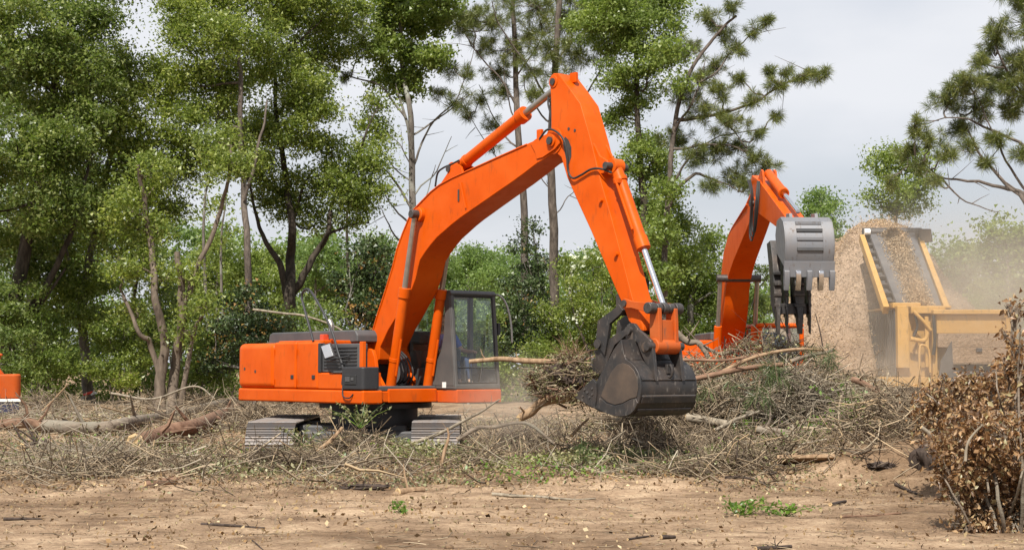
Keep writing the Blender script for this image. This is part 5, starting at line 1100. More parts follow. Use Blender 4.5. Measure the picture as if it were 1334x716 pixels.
for k, (lab, Y, x, top, cl, mt) in enumerate([
    ('pale far tree seen under the boom left of the cab roof', 82, 610, 330, [(600, 345, 30), (625, 335, 22), (585, 370, 30), (640, 365, 26), (610, 390, 34), (570, 400, 26)], LEAF_FAR),
    ('far light green tree behind the cab roof', 88, 655, 345, [(655, 350, 22), (640, 385, 26), (665, 385, 28), (690, 365, 20), (650, 415, 30)], LEAF_FAR),
    ('far green tree filling the gap beside the excavator stick', 78, 790, 330, [(770, 335, 20), (795, 345, 26), (815, 365, 28), (780, 375, 26), (800, 405, 30), (760, 400, 26), (745, 350, 20)], LEAF_FAR),
    ('hazy far tree between the forked tree and thin grey trunk', 76, 282, 330, [(265, 345, 24), (285, 330, 22), (300, 355, 24), (275, 380, 30), (255, 370, 20), (310, 390, 26)], LEAF_LIGHT),
    ('hazy bush topped tree behind the right conveyor rail', 64, 1250, 300, [(1245, 325, 24), (1262, 345, 26), (1235, 360, 28), (1268, 375, 28), (1215, 345, 20), (1240, 395, 28), (1275, 405, 28)], LEAF_FAR),
    ('leafy tree in dust at the far right under the big pine', 58, 1312, 285, [(1300, 300, 22), (1322, 312, 26), (1290, 330, 24), (1332, 345, 28), (1305, 360, 28), (1325, 385, 28), (1295, 390, 24), (1350, 320, 30), (1360, 380, 34)], LEAF_LIGHT),
    ('pale tree low behind the curved oak trunk', 80, 410, 320, [(395, 335, 24), (420, 330, 20), (440, 345, 22), (405, 365, 28), (430, 380, 28), (460, 370, 22)], LEAF_FAR),
    ('pale tree closing the gap left of the curved oak trunk', 74, 340, 330, [(330, 345, 22), (350, 335, 20), (340, 370, 26), (362, 360, 22), (318, 385, 24), (355, 395, 26)], LEAF_LIGHT),
    ('green tree low in the gap behind the dead pine limbs', 84, 500, 300, [(490, 320, 18), (510, 335, 22), (480, 350, 24), (525, 360, 22), (500, 380, 28)], LEAF_FAR)]):
    leafy('far_tree', lab, Y, [([(x, 500), (x + 2, 420), (x, top + 20)], .14, .05)], cl, mt, BARK_GREY, .16, 620, 40 + k, group='paler trees further back', twigs=2)
# ---- shrubs of the forest edge
def shrub(label, Y, x, yb, cl, mat, seed, size=.11, dens=1000, extra=None, name='shrub'):
    return leafy(name, label, Y, [([(x, yb), (x + 3, yb - 25), (x + 1, yb - 60)], .05, .02), ([(x - 6, yb), (x - 12, yb - 45)], .04, .015)], cl, mat, BARK_GREY, size, dens, seed, sig=.26, group='shrubs along the forest edge', extra=extra, cat='shrub', twigs=3, limb=.035)
shrub('glossy dark magnolia with orange tan leaves left of the boom', 53, 470, 520, [(470, 335, 24), (495, 325, 20), (455, 370, 26), (490, 365, 28), (475, 405, 30), (505, 400, 24), (450, 415, 24), (500, 440, 28), (515, 350, 16)], LEAF_MAG, 61, .13, 850, [('tan_leaves', [(470, 335, 18), (495, 340, 18), (460, 375, 20), (490, 395, 22), (480, 420, 20), (455, 405, 16)], LEAF_ORANGE, .095, 200)])
shrub('dark shrub with orange leaf tips above the counterweight', 50, 330, 525, [(300, 400, 22), (325, 385, 20), (345, 410, 26), (310, 430, 26), (365, 425, 24), (285, 440, 24), (340, 445, 28), (300, 465, 26), (275, 470, 20)], LEAF_MAG, 62, .12, 850, [('orange_leaves', [(300, 400, 16), (320, 395, 14), (345, 425, 18), (290, 445, 18), (275, 460, 14), (325, 370, 10), (310, 440, 16)], LEAF_ORANGE, .09, 200)])
shrub('dark magnolia with pale blooms climbing round the slimmer pine trunk', 59, 690, 520, [(682, 320, 16), (690, 345, 18), (670, 370, 20), (700, 375, 20), (665, 405, 22), (695, 410, 24), (675, 440, 26), (705, 445, 24), (692, 295, 12), (655, 440, 22), (710, 340, 14)], LEAF_MAG, 63, .12, 850, [('blooms', [(695, 330, 14), (668, 385, 14), (690, 400, 16), (660, 420, 14), (705, 395, 12)], LEAF_ORANGE, .085, 130)])
shrub('white flowering bush between the pines and the excavator arm', 56, 770, 520, [(745, 345, 18), (770, 335, 18), (760, 375, 22), (785, 365, 20), (745, 410, 24), (775, 405, 26), (800, 400, 22), (760, 440, 26), (790, 435, 26)], LEAF_OAK, 64, .11, 850, [('white_blooms', [(750, 350, 14), (770, 340, 16), (765, 380, 18), (785, 372, 16), (750, 412, 16), (785, 410, 18)], LEAF_WHITE, .11, 190)])
for k, (lab, Y, x, yb, cl, mt) in enumerate([
    ('bright green undergrowth bush left of the taped trunk', 52, 60, 525, [(40, 420, 26), (70, 440, 28), (50, 470, 28), (85, 475, 24), (25, 460, 24), (60, 500, 20)], LEAF_LIGHT),
    ('green bush between the taped trunk and the forked tree', 53, 155, 525, [(140, 430, 24), (165, 415, 22), (155, 455, 26), (180, 465, 24), (135, 480, 24), (165, 490, 22)], LEAF_OAK),
    ('pale green bush right of the forked tree base', 52, 260, 525, [(250, 440, 20), (270, 455, 24), (255, 480, 24), (240, 500, 18), (280, 490, 20)], LEAF_LIGHT),
    ('low dark bush at the left edge behind the cut off machine', 49, 18, 528, [(15, 440, 26), (-10, 470, 30), (25, 480, 22), (-30, 430, 30), (45, 500, 18)], LEAF_DARK),
    ('leafy bush behind the engine hood', 51, 410, 520, [(400, 420, 20), (425, 410, 20), (410, 445, 24), (435, 440, 22), (385, 445, 20)], LEAF_LIGHT),
    ('pale bush behind the cab window', 55, 610, 520, [(590, 420, 22), (615, 415, 22), (600, 450, 24), (630, 445, 24), (570, 440, 22), (640, 420, 16)], LEAF_LIGHT),
    ('green bush behind the thicker pine base', 57, 725, 520, [(715, 405, 18), (735, 420, 22), (720, 450, 24), (745, 455, 22), (700, 465, 20)], LEAF_OAK),
    ('leafy bush behind the bucket linkage', 54, 850, 520, [(830, 410, 22), (860, 400, 22), (845, 440, 24), (875, 430, 24), (890, 450, 22), (860, 470, 24)], LEAF_OAK),
    ('bush half hidden behind the far boom foot', 58, 965, 520, [(960, 380, 20), (985, 395, 22), (970, 420, 24), (1005, 400, 18), (950, 440, 22), (1000, 360, 16)], LEAF_LIGHT),
    ('dusty bush behind the grinder hopper', 56, 1300, 520, [(1285, 400, 24), (1310, 405, 24), (1330, 415, 26), (1295, 430, 24), (1260, 420, 22)], LEAF_FAR),
    ('dark green bush behind the counterweight', 56, 235, 520, [(215, 400, 22), (240, 395, 22), (225, 430, 24), (250, 420, 20), (205, 370, 20), (195, 440, 22)], LEAF_DARK)]):
    shrub(lab, Y, x, yb, cl, mt, 70 + k)
# ---- the wood behind, one mass
r = np.random.default_rng(5); cl = []
for x in range(-160, 1600, 30):
    hi = 315 if x < 350 else (330 if x < 480 else 350 if x < 700 else (360 if x < 950 else 395))
    for y in range(hi, 500, 32): cl.append((x + r.uniform(-14, 14), y + r.uniform(-14, 14), r.uniform(14, 22)))
for x in range(-150, 210, 34):
    for y in range(60 if x < 60 else 210, 330, 40): cl.append((x + r.uniform(-14, 14), y + r.uniform(-14, 14), r.uniform(14, 22)))
v, f, subs = crown_geo(clumps3(cl, 92, r, 3.0), .22, 720, r, sig=.7)
tag(link('far_woods', np_mesh('far_woods', v, [f]), LEAF_FAR, None, False), 'mass of green woodland behind the row of trees', kind='stuff')
cu = []
for x in range(-170, 1600, 26):
    for y in (452, 478, 503, 524): cu.append((x + r.uniform(-14, 14), y + r.uniform(-9, 9), r.uniform(13, 21)))
v, f, subs = crown_geo(clumps3(cu, 60, r, 2.5), .115, 1700, r, sig=.42)
tag(link('undergrowth', np_mesh('undergrowth', v, [f]), LEAF_LIGHT, None, False), 'green undergrowth closing the foot of the forest edge', kind='stuff')
# small trunks in the wood
for k, (x, y, Y, rr, lab) in enumerate([(176, 420, 60, .13, 'thin dark trunk right of the taped tree'), (268, 300, 66, .10, 'slender pole trunk behind the leaning limb'), (455, 300, 70, .10, 'pole trunk half hidden by the magnolia'), (800, 380, 66, .12, 'dim trunk behind the white flowering bush'), (40, 350, 60, .15, 'dark trunk in the shade at the far left'), (290, 330, 72, .09, 'faint pole trunk above the logs')]):
    m = MB(); t = thing('young_tree', lab, 'tree', (P(x, 500, Y).x, Y, 0), 0, 'thin trunks inside the wood'); off = Vector(t.location)
    pth = trunk_tubes(m, [([(x, 520), (x + 4, 470), (x - 3, y), (x + 4, y - 70)], rr, rr * .4)], Y, 90 + k); m.v = [tuple(Vector(q_) - off) for q_ in m.v]; m.build('trunk', BARK_GREY if k % 2 else BARK_DARK, t)
    rk = np.random.default_rng(300 + k); c3 = clumps3([(x, y - 60, 16), (x + 12, y - 30, 14), (x - 12, y - 20, 13)], Y, rk); v, f, subs = crown_geo(c3, .14, 700, rk); link('crown', np_mesh('crown', v - np.array(off)[None], [f]), LEAF_OAK, t, False)
# flagging tape on the taped trunk
a = P(119, 513, 54.6); tp_ = thing('flagging_tape', 'red and white flagging tape tied round a tree trunk', 'tape', a)
MB().tube([(-.24, -.12, -.02), (0, -.16, .05), (.16, -.1, .07)], [.05, .07, .06], 8, flat=.35).build('red_band', FLAG_R, tp_)
MB().tube([(.02, -.18, .0), (.15, -.14, .06), (.2, -.06, .03)], [.06, .08, .05], 8, flat=.35).build('white_knot', FLAG_W, tp_)
MB().tube([(-.22, -.14, -.06), (-.34, -.16, -.2), (-.46, -.12, -.22)], [.05, .07, .04], 8, flat=.3).build('white_tail', FLAG_W, tp_)

# ================================================================== DEBRIS
def sample(n, r, dens):
    out = []
    while len(out) < n:
        x = r.uniform(-14, 14, 4 * n); y = r.uniform(11.5, 40, 4 * n); u = r.random(4 * n)
        for a, b, c in zip(x, y, u):
            if c < dens(a, b): out.append((a, b))
            if len(out) >= n: break
    return np.array(out)
def clearz(x, y): return (-5.0 < x < -3.2 or -2.2 < x < -.75) and 23.6 < y < 30.5
def brushy(x, y):
    if clearz(x, y): return .16 if x < -3 else .35
    v = Vector((x, y, 7)); n = noise.noise(v * .5) * .5 + noise.noise(v * 1.3) * .35
    e = 19.3 + 1.1 * noise.noise(v * .5) + .7 * noise.noise(v * 1.4) + (1.7 * math.exp(-((x - 5.8) / 1.6) ** 2)); return max(0, min(1, (y - e) / 2.2)) * max(.12, min(1, .75 + n * 1.1))
def twig_geo(p, r, ln, rad, tilt=.25, curve=.25, d=None):
    n = len(p)
    if d is None:
        az = r.uniform(0, 2 * math.pi, n); el = r.normal(0, tilt, n); d = np.stack([np.cos(az) * np.cos(el), np.sin(az) * np.cos(el), np.sin(el)], 1)
    L_ = r.uniform(ln[0], ln[1], n)[:, None]; b = r.normal(size=(n, 3)) * curve; t = np.linspace(-.5, .5, 4)
    c = p[:, None, :] + d[:, None, :] * (L_ * t[None])[:, :, None] + b[:, None, :] * ((t ** 2 - .08)[None, :] * L_)[:, :, None] + r.normal(size=(n, 4, 3)) * (L_ * .025)[:, :, None]
    u = np.cross(d, r.normal(size=(n, 3))); u /= np.linalg.norm(u, axis=1)[:, None]; w = np.cross(d, u)
    rd = r.uniform(rad[0], rad[1], n)[:, None] * np.array([1, .85, .65, .35])[None]; vs = []
    for k in range(3):
        a = 2 * math.pi * k / 3; vs.append(c + (u * math.cos(a) + w * math.sin(a))[:, None, :] * rd[:, :, None])
    v = np.stack(vs, 2).reshape(-1, 3); base = (np.arange(n) * 12)[:, None]; fs = []
    for i in range(3):
        for k in range(3): fs.append(base + np.array([[i * 3 + k, i * 3 + (k + 1) % 3, (i + 1) * 3 + (k + 1) % 3, (i + 1) * 3 + k]]))
    return v, np.concatenate(fs)
def G3(xy, off): return np.array([(x, y, g(x, y) + o) for (x, y), o in zip(xy, off)])
def stuff(name, v, f, mat, label): return tag(link(name, np_mesh(name, v, [f]), mat, None, False), label, kind='stuff')
r = np.random.default_rng(21)
n = 7500; xy = sample(n, r, brushy); v, f = twig_geo(G3(xy, r.exponential(.05, n) + .01), r, (.15, .85), (.003, .010), .3, .3); stuff('twig_litter', v, f, TWIG, 'tangled twigs and brush left over the cleared ground')
n = 3500; xy = sample(n, r, lambda x, y: brushy(x, y) ** 3); v, f = twig_geo(G3(xy, r.exponential(.09, n) + .02), r, (.3, 1.3), (.004, .013), .45, .4); stuff('brush_litter', v, f, TWIGPALE, 'grey brittle brush scattered over the cleared ground')
n = 68000; xy = sample(n, r, lambda x, y: .05 + .9 * brushy(x, y) + .35 * max(0, noise.noise(Vector((x, y, 11)) * .6)) * (y > 14)); v, f = leaf_geo(G3(xy, r.exponential(.025, n) + .004), r.uniform(.025, .075, n), r, .6, 1.2); stuff('leaf_litter', v, f, LITTER, 'dry leaves and bark scraps strewn over the dirt')
n = 42000; xy = sample(n, r, lambda x, y: max(0, brushy(x, y) * (noise.noise(Vector((x, y, 3)) * .45) * 2.2 + .35))); v, f = leaf_geo(G3(xy, r.exponential(.07, n) + .01), r.uniform(.03, .075, n), r, .5, .6); stuff('wilted_leaves', v, f, GREENBITS, 'wilted grey green leaves mixed through the brush')
n = 15000; xy = sample(n, r, lambda x, y: (.3 + .5 * noise.noise(Vector((x, y, 1)) * .8)) * (1 if y < 21 else .1)); v, f = leaf_geo(G3(xy, r.uniform(.002, .012, n)), r.uniform(.012, .04, n), r, .4, 3.0); stuff('wood_chips', v, f, LITTER, 'pale wood chips and leaf scraps on the bare dirt')
n = 2200; xy = sample(n, r, lambda x, y: (.35 + .6 * noise.noise(Vector((x, y, 5)) * .6)) * (1 if y < 20.5 else 0)); v, f = twig_geo(G3(xy, np.full(n, .006)), r, (.06, .4), (.002, .006), .05, .3); stuff('small_sticks', v, f, TWIG, 'small sticks lying on the bare dirt')
n = 8000; xy = sample(n, r, lambda x, y: brushy(x, y) * (1 if y < 34 else .3)); v, f = twig_geo(G3(xy, r.exponential(.05, n) + .01), r, (.06, .4), (.0015, .005), .4, .5); stuff('fine_twigs', v, f, TWIG, 'fine broken twigs matted over the ground')
n = 9000; xy = sample(n, r, lambda x, y: (max(0, noise.noise(Vector((x * .7, y * 1.2, 15)) * .8)) * 1.2 if y < 21 else 0)); v, f = leaf_geo(G3(xy, r.uniform(.002, .012, n)), r.uniform(.012, .035, n), r, .35, 2.0); stuff('foreground_litter', v, f, LITTER, 'patches of brown leaf crumbs on the bare dirt')
n = 520; xy = sample(n, r, lambda x, y: brushy(x, y) ** 2 * (1.0 if 20.5 < y < 36 else 0)); v, f = twig_geo(G3(xy, r.exponential(.06, n) + .03), r, (.5, 2.2), (.010, .028), .18, .25); stuff('broken_sticks', v, f, TWIG, 'broken sticks and small limbs lying all over the brush')
n = 2000; xy = sample(n, r, lambda x, y: (.04 + brushy(x, y)) * (1 if y < 30 else .3)); v, f = leaf_geo(G3(xy, r.uniform(.004, .03, n)), r.uniform(.06, .19, n), r, .16, 2.5); stuff('bark_scraps', v, f, TWIG, 'scraps of bark on the ground')
# clods of dirt
cv = []; cf = []; k0_ = 0; ico = bmesh.new(); bmesh.ops.create_icosphere(ico, subdivisions=1, radius=1); iv = np.array([tuple(q_.co) for q_ in ico.verts]); fi = np.array([[q_.index for q_ in ff.verts] for ff in ico.faces]); ico.free()
for (x, y) in sample(3600, r, lambda x, y: .10 + .9 * ga(x, y, 5.6, 21.6, 2.2, 2) + .2 * (y > 18)):
    s_ = .012 + .03 * r.random() ** 3 + (.05 * r.random() if r.random() < .03 else 0); cv.append(iv * s_ * r.uniform(.6, 1.3, (12, 1)) * np.array([1.2, 1, .7]) + np.array([x, y, g(x, y) + s_ * .2])); cf.append(fi + k0_); k0_ += 12
stuff('dirt_clods', np.concatenate(cv), np.concatenate(cf), GROUND, 'crumbled clods of dirt')
# tangles: heaps of brush rising above the ground
def tangle(cx, cy, sx, sy, h, n, seed, ln=(.3, 1.1), rad=(.004, .012)):
    r = np.random.default_rng(seed); a = r.normal(0, .5, n) * sx + cx; b = r.normal(0, .5, n) * sy + cy; q_ = np.exp(-((a - cx) / sx) ** 2 - ((b - cy) / sy) ** 2); o = r.random(n) ** .8 * h * q_; keep = np.array([not clearz(x, y) for x, y in zip(a, b)]); a, b, o = a[keep], b[keep], o[keep]; n = len(a)
    return twig_geo(G3(np.stack([a, b], 1), o + .02), r, ln, rad, .5, .45)
def tangles(name, lst, mat, label):
    V_ = []; F_ = []; k = 0
    for t in lst: v, f = tangle(*t); V_.append(v); F_.append(f + k); k += len(v)
    stuff(name, np.concatenate(V_), np.concatenate(F_), mat, label)
def at(x, y): p = G(x, y); return p.x, p.y
heapc = [(4.2, 27.6), (5.2, 28.3), (6.4, 28.2), (3.2, 27.4)]
tangles('brush_heap', [(c[0], c[1], 1.1, .9, .75, 650, 30 + i) for i, c in enumerate(heapc)] + [(*at(460, 600), 1.6, .8, .38, 1000, 36), (*at(380, 612), 1.0, .6, .25, 400, 46), (*at(560, 605), 1.5, .7, .32, 700, 37), (*at(650, 590), 1.5, .8, .35, 600, 38), (*at(150, 615), 2.0, .8, .22, 500, 39), (*at(340, 560), .8, .8, .5, 400, 40), (*at(820, 600), 1.6, .8, .3, 600, 41), (*at(900, 585), 1.8, .8, .35, 600, 47), (*at(60, 540), 2.4, 1.6, .5, 700, 42), (*at(230, 530), 2.0, 1.6, .5, 500, 43), (*at(1160, 560), 1.0, .8, .6, 500, 44), (*at(960, 610), 1.6, .6, .3, 500, 45), (4.8, 29.8, 1.9, .8, 1.35, 1100, 57), (3.3, 29.4, 1.3, .8, 1.15, 900, 58), (6.6, 29.4, 1.3, .8, .9, 700, 59), (3.0, 27.0, 1.0, .8, .7, 500, 60), (-5.5, 37, 5, 2.0, .7, 900, 48), (3.5, 36, 3.5, 1.6, .6, 800, 49)], TWIG, 'heaps of tangled brush across the middle of the clearing')
tangles('grey_brush_heap', [(5.0, 27.3, .8, .5, .95, 500, 50, (.5, 1.5)), (4.3, 27.2, .8, .5, .6, 300, 51, (.4, 1.3)), (6.1, 27.8, .9, .7, .7, 350, 52), (*at(110, 605), 1.2, .5, .3, 350, 53), (*at(620, 590), 1.0, .5, .3, 250, 54), (*at(490, 590), .9, .4, .3, 200, 55), (*at(270, 515), 1.5, .6, .6, 250, 56)], TWIGPALE, 'pale grey dead brush on the right heap and along the logs')
V_ = []; F_ = []; k = 0
for i, (c, sx, h, n) in enumerate([(at(470, 595), 1.4, .35, 2600), (at(560, 600), 1.2, .3, 1400), (at(390, 605), .8, .3, 900), (at(820, 605), 1.6, .25, 1800), (at(930, 610), 1.6, .25, 1500), (at(640, 590), 1.2, .3, 1000), ((4.6, 27.8), 1.4, .9, 1800), ((6.2, 28), 1.2, .8, 1200), ((4.8, 29.7), 1.8, 1.3, 2600), ((3.3, 29.3), 1.2, 1.1, 1500), (at(140, 600), 1.8, .2, 1200), (at(40, 610), 1.4, .15, 700), (at(330, 620), 1.3, .15, 800), (at(720, 610), 1.3, .2, 900)]):
    rr_ = np.random.default_rng(130 + i); a = rr_.normal(0, .5, n) * sx + c[0]; b = rr_.normal(0, .45, n) * sx * .6 + c[1]; o = rr_.random(n) * h * np.exp(-((a - c[0]) / sx) ** 2)
    v, f = leaf_geo(G3(np.stack([a, b], 1), o + .02), rr_.uniform(.03, .08, n), rr_, .5, .3); V_.append(v); F_.append(f + k); k += len(v)
stuff('drying_leaves', np.concatenate(V_), np.concatenate(F_), GREENBITS, 'drying grey green leaves clinging to the brush heaps')

V_ = []; F_ = []; k = 0
for i, (c, sx, n) in enumerate([(at(960, 580), 1.6, 700), (at(1060, 570), 1.2, 500), (at(700, 625), 1.2, 350), (at(250, 605), 1.4, 350), (at(880, 610), 1.6, 450), (at(540, 600), 1.4, 350), (at(90, 590), 1.5, 250), ((5.6, 27.2), 1.1, 500)]):
    rr_ = np.random.default_rng(230 + i); a = rr_.normal(0, .5, n) * sx + c[0]; b = rr_.normal(0, .4, n) * sx * .6 + c[1]
    v, f = leaf_geo(G3(np.stack([a, b], 1), rr_.random(n) ** 2 * .3 + .02), rr_.uniform(.03, .08, n), rr_, .5, .5); V_.append(v); F_.append(f + k); k += len(v)
stuff('green_leaf_scraps', np.concatenate(V_), np.concatenate(F_), WEED, 'scraps of fresh green leaves among the brush')

# ---- logs and branches one can point at
def branch(name, label, pts, rad, mat, cat='branch', group=None, off=None, taper=.6, depth=None, knots=True, sides=10, ends=None, dy=0.0):
    rad *= (0.98 if group == 'felled logs on the left' and cat == 'log' else .82)
    W_ = []
    for i, p in enumerate(pts):
        if depth is not None:
            dd = depth if not isinstance(depth, (list, tuple)) else depth[i]; W_.append(P(p[0], p[1], dd))
        else:
            q_ = G(p[0], p[1], rad * (1.3 if group == 'felled logs on the left' else .6) if off is None else off[i]); W_.append(q_)
    base = W_[0].copy(); sp = wob(smooth_path(W_, 7), rad * .5, sum(map(ord, label)) % 97, .45)
    n = len(sp); rr = [rad * (1 - (1 - taper) * i / (n - 1)) * (1 + .12 * noise.noise(Vector((i * .3, rad * 50, len(label))))) for i in range(n)]
    m = MB(); m.tube([q_ - base for q_ in sp], rr, sides, True); m.f = m.f[:-2]
    o = thing(name, label, cat, base, 0, group); ob = m.build('bark', mat, o, angle=60)
    e = MB()
    for i, j in ((0, 1), (n - 1, n - 2)):
        d = (sp[i] - sp[j]).normalized(); c = sp[i] - base; ring = 8; u = d.orthogonal().normalized(); w_ = d.cross(u); st = len(e.v)
        re_ = random.Random(st + len(label)); jag = [rr[i] * re_.uniform(.05, .35 if ends is None else ends) for _ in range(ring)]
        dirs = [u * math.cos(2 * math.pi * a / ring) + w_ * math.sin(2 * math.pi * a / ring) for a in range(ring)]
        e.add([c + q_ * rr[i] * .99 for q_ in dirs] + [c + q_ * rr[i] * .7 + d * jag[a] for a, q_ in enumerate(dirs)] + [c + d * rr[i] * .05],
              [(a, (a + 1) % ring, (a + 1) % ring + ring, a + ring) for a in range(ring)] + [(a + ring, (a + 1) % ring + ring, 2 * ring) for a in range(ring)])
    e.build('broken_end', WOODCUT, o, smooth=False)['kind'] = 'stuff'
    if knots and n > 6:
        rk = random.Random(len(label) * 7 + int(rad * 1000)); sm = MB()
        for _ in range(3 + int(n / 6)):
            i = rk.randrange(2, n - 1); d = Vector((rk.uniform(-1, 1), rk.uniform(-1, .3), rk.uniform(-.1, 1))).normalized(); L_ = rk.uniform(2, 7) * rad
            a = sp[i] - base; sm.tube([a, a + d * L_ * .5 + Vector((rk.uniform(-1, 1), 0, rk.uniform(-.5, .5))) * L_ * .12, a + d * L_], [rr[i] * .35, rr[i] * .25, rr[i] * .1], 5)
        sm.build('side_twigs', mat, o)['kind'] = 'stuff'
    return o
GL = 'felled logs on the left'; GB = 'loose branches in the brush'; GS = 'sticks on the bare dirt'; GH = 'branches on the right heap'
B = branch
B('log', 'long grey log sloping from the far left up to the excavator house', [(60, 555), (111, 557), (175, 549), (241, 536), (305, 521)], .13, LOG_GREY, 'log', GL, taper=.85)
B('log', 'thick red brown log below the long grey log, ending near the track', [(176, 576), (212, 566), (260, 552), (308, 531)], .16, LOG_RED, 'log', GL, taper=.9)
B('log', 'reddish butt log at the far left behind the sandy mound', [(-20, 553), (20, 551), (58, 553)], .12, LOG_RED, 'log', GL, taper=.85)
B('log', 'short dark log left of the sandy mound', [(28, 582), (59, 577)], .09, STICK_DARK, 'log', GL, taper=.9)
B('branch', 'thin stick slanting down across the sandy mound', [(61, 578), (90, 588), (115, 600)], .035, STICK_TAN, 'branch', GB)
B('branch', 'grey broken branch lying alone below the red brown log', [(126, 611), (171, 601)], .045, LOG_GREY, 'branch', GB, taper=.8)
B('log', 'stubby brown log at the edge of the dirt, left of the tracks', [(190, 630), (230, 626)], .06, LOG_RED, 'log', GB, taper=.9)
B('branch', 'pale bare branch arching above the two big logs', [(145, 512), (200, 519), (253, 503), (280, 519)], .035, STICK_PALE, 'branch', GL, depth=[35, 34.6, 34.2, 34])
B('branch', 'bare pale limb dangling behind the engine hood', [(330, 403), (370, 408), (400, 412), (445, 430), (478, 468), (500, 522)], .04, STICK_PALE, 'branch', None, depth=42)
B('stick', 'black charred stick on the dirt below the left track', [(262, 682), (300, 684), (345, 687)], .022, STICK_DARK, 'stick', GS)
B('stick', 'thin dark stick at the bottom edge left of centre', [(318, 696), (332, 706), (344, 716)], .010, STICK_DARK, 'stick', GS, knots=False)
B('stick', 'dark stick flat on the dirt at the far left', [(4, 676), (56, 675)], .022, STICK_DARK, 'stick', GS)
B('stick', 'dark twig on the dirt at the bottom right of centre', [(818, 702), (851, 697)], .016, STICK_DARK, 'stick', GS)
B('stick', 'small black stump of wood at the bottom beside that twig', [(861, 700), (880, 698)], .03, STICK_DARK, 'stick', GS, knots=False)
B('stick', 'low dark stick on the bottom edge near the bronze bush', [(985, 714), (1030, 711)], .03, STICK_DARK, 'stick', GS)
B('branch', 'long bent pale branch rising in front of the right track', [(530, 580), (577, 562), (620, 540), (651, 520)], .042, STICK_PALE, 'branch', GB, depth=[25, 24.8, 24.7, 24.6], taper=.4)
B('branch', 'greenish branch lying level right of the right track', [(596, 572), (620, 558), (641, 556), (686, 551), (722, 578)], .045, LOG_GREY, 'branch', GB, depth=[25.3, 25.3, 25.2, 25.2, 25])
B('branch', 'splintered tan limb standing upright in the brush', [(571, 619), (578, 592), (584, 572), (583, 557)], .045, STICK_TAN, 'branch', GB, depth=[23.3, 23.3, 23.4, 23.5], taper=.35)
B('branch', 'tan broken stick leaning between the two tracks', [(414, 586), (432, 572), (446, 557)], .045, STICK_TAN, 'branch', GB, depth=[24.6, 24.8, 25], taper=.8)
B('log', 'short tan log on the edge of the dirt at centre', [(517, 641), (550, 637)], .065, STICK_TAN, 'log', GB, taper=.8)
B('branch', 'long thin pale branch lying on the dirt under the bucket', [(641, 643), (690, 646), (735, 650), (776, 649)], .03, STICK_PALE, 'branch', GB, taper=.3)
B('branch', 'tan stick propped up below the bucket lip', [(744, 567), (767, 545)], .035, STICK_TAN, 'branch', GB, depth=[24, 24.3])
B('branch', 'blackened forked branch below the bucket', [(809, 581), (851, 583), (895, 596)], .05, STICK_DARK, 'branch', GB)
B('branch', 'dark tan stick on the brush left of the pine tuft', [(702, 613), (740, 602)], .035, STICK_TAN, 'branch', GB)
B('stick', 'upright dark shoot standing right of the bucket', [(961, 617), (960, 592), (962, 572)], .018, STICK_DARK, 'stick', GB, depth=[21.5, 21.5, 21.5])
B('stick', 'shorter shoot beside the upright dark one', [(963, 612), (970, 582)], .012, STICK_DARK, 'stick', GB, depth=[21.6, 21.6], knots=False)
B('branch', 'dark crooked branch lying at the edge of the right dirt mound', [(945, 622), (978, 623), (1005, 634)], .028, STICK_DARK, 'branch', GB)
B('stick', 'red brown stick on the dirt before the right mound', [(1096, 673), (1140, 671), (1174, 668)], .022, LOG_RED, 'stick', GS)
B('stick', 'dark stick on the slope of the right mound', [(1167, 631), (1196, 643)], .03, STICK_DARK, 'stick', GS)
B('stick', 'black stub lying on the right mound', [(1081, 657), (1101, 652)], .03, STICK_DARK, 'stick', GS, knots=False)
B('branch', 'red brown branch poking out of the heap beside the bucket', [(905, 493), (958, 482), (1020, 474)], .06, LOG_RED, 'branch', GH, depth=[26.4, 26.3, 26.2], taper=.8)
B('branch', 'long curved branch along the crest of the right heap', [(930, 489), (986, 463), (1036, 455), (1087, 456)], .045, STICK_TAN, 'branch', GH, depth=[26.6, 26.8, 27, 27.2])
B('branch', 'dark level branch behind the crest of the right heap', [(890, 468), (930, 469), (964, 466), (990, 460)], .04, LOG_RED, 'branch', GH, depth=27.6)
B('branch', 'grey limb crossing the heap crest on its right', [(1030, 470), (1060, 462), (1087, 455)], .05, LOG_GREY, 'branch', GH, depth=[27, 27.1, 27.2])
B('branch', 'pinkish limb slanting down on the right side of the heap', [(1112, 494), (1143, 509), (1166, 530), (1187, 553)], .065, LOG_RED, 'branch', GH, depth=[26, 25.5, 25.1, 24.8])
B('log', 'tan log running right out of the heap to the bronze bush', [(1126, 544), (1162, 551), (1197, 560)], .085, STICK_TAN, 'log', GH, depth=[25, 24.9, 24.7], taper=.8)
B('log', 'half buried log across the foot of the right heap', [(986, 558), (1025, 563), (1059, 568)], .085, LOG_GREY, 'log', GH, depth=[25.6, 25.5, 25.4], taper=.9)
B('log', 'pale log just right of the bucket base', [(894, 544), (922, 548), (950, 553)], .085, STICK_PALE, 'log', GH, depth=[26, 25.9, 25.8], taper=.9)
B('branch', 'weathered grey limb leaning behind the bucket link', [(878, 432), (897, 446), (914, 452), (940, 500)], .09, LOG_GREY, 'branch', GH, depth=30)
B('branch', 'thin grey limb leaning left of the far boom', [(905, 445), (935, 460), (960, 462), (990, 505)], .05, LOG_GREY, 'branch', GH, depth=30)
B('branch', 'pale forked stick at the foot of the right heap', [(930, 560), (960, 546), (990, 535)], .04, STICK_PALE, 'branch', GH, depth=[25.2, 25.4, 25.6])
B('branch', 'thin bent twig standing against the mulch pile', [(1072, 452), (1068, 430), (1062, 408)], .016, STICK_DARK, 'branch', GH, depth=28, knots=False)
B('branch', 'thin brown branch sticking up through the left brush', [(55, 535), (75, 515), (88, 500)], .03, STICK_TAN, 'branch', GL, depth=[36, 36, 36])
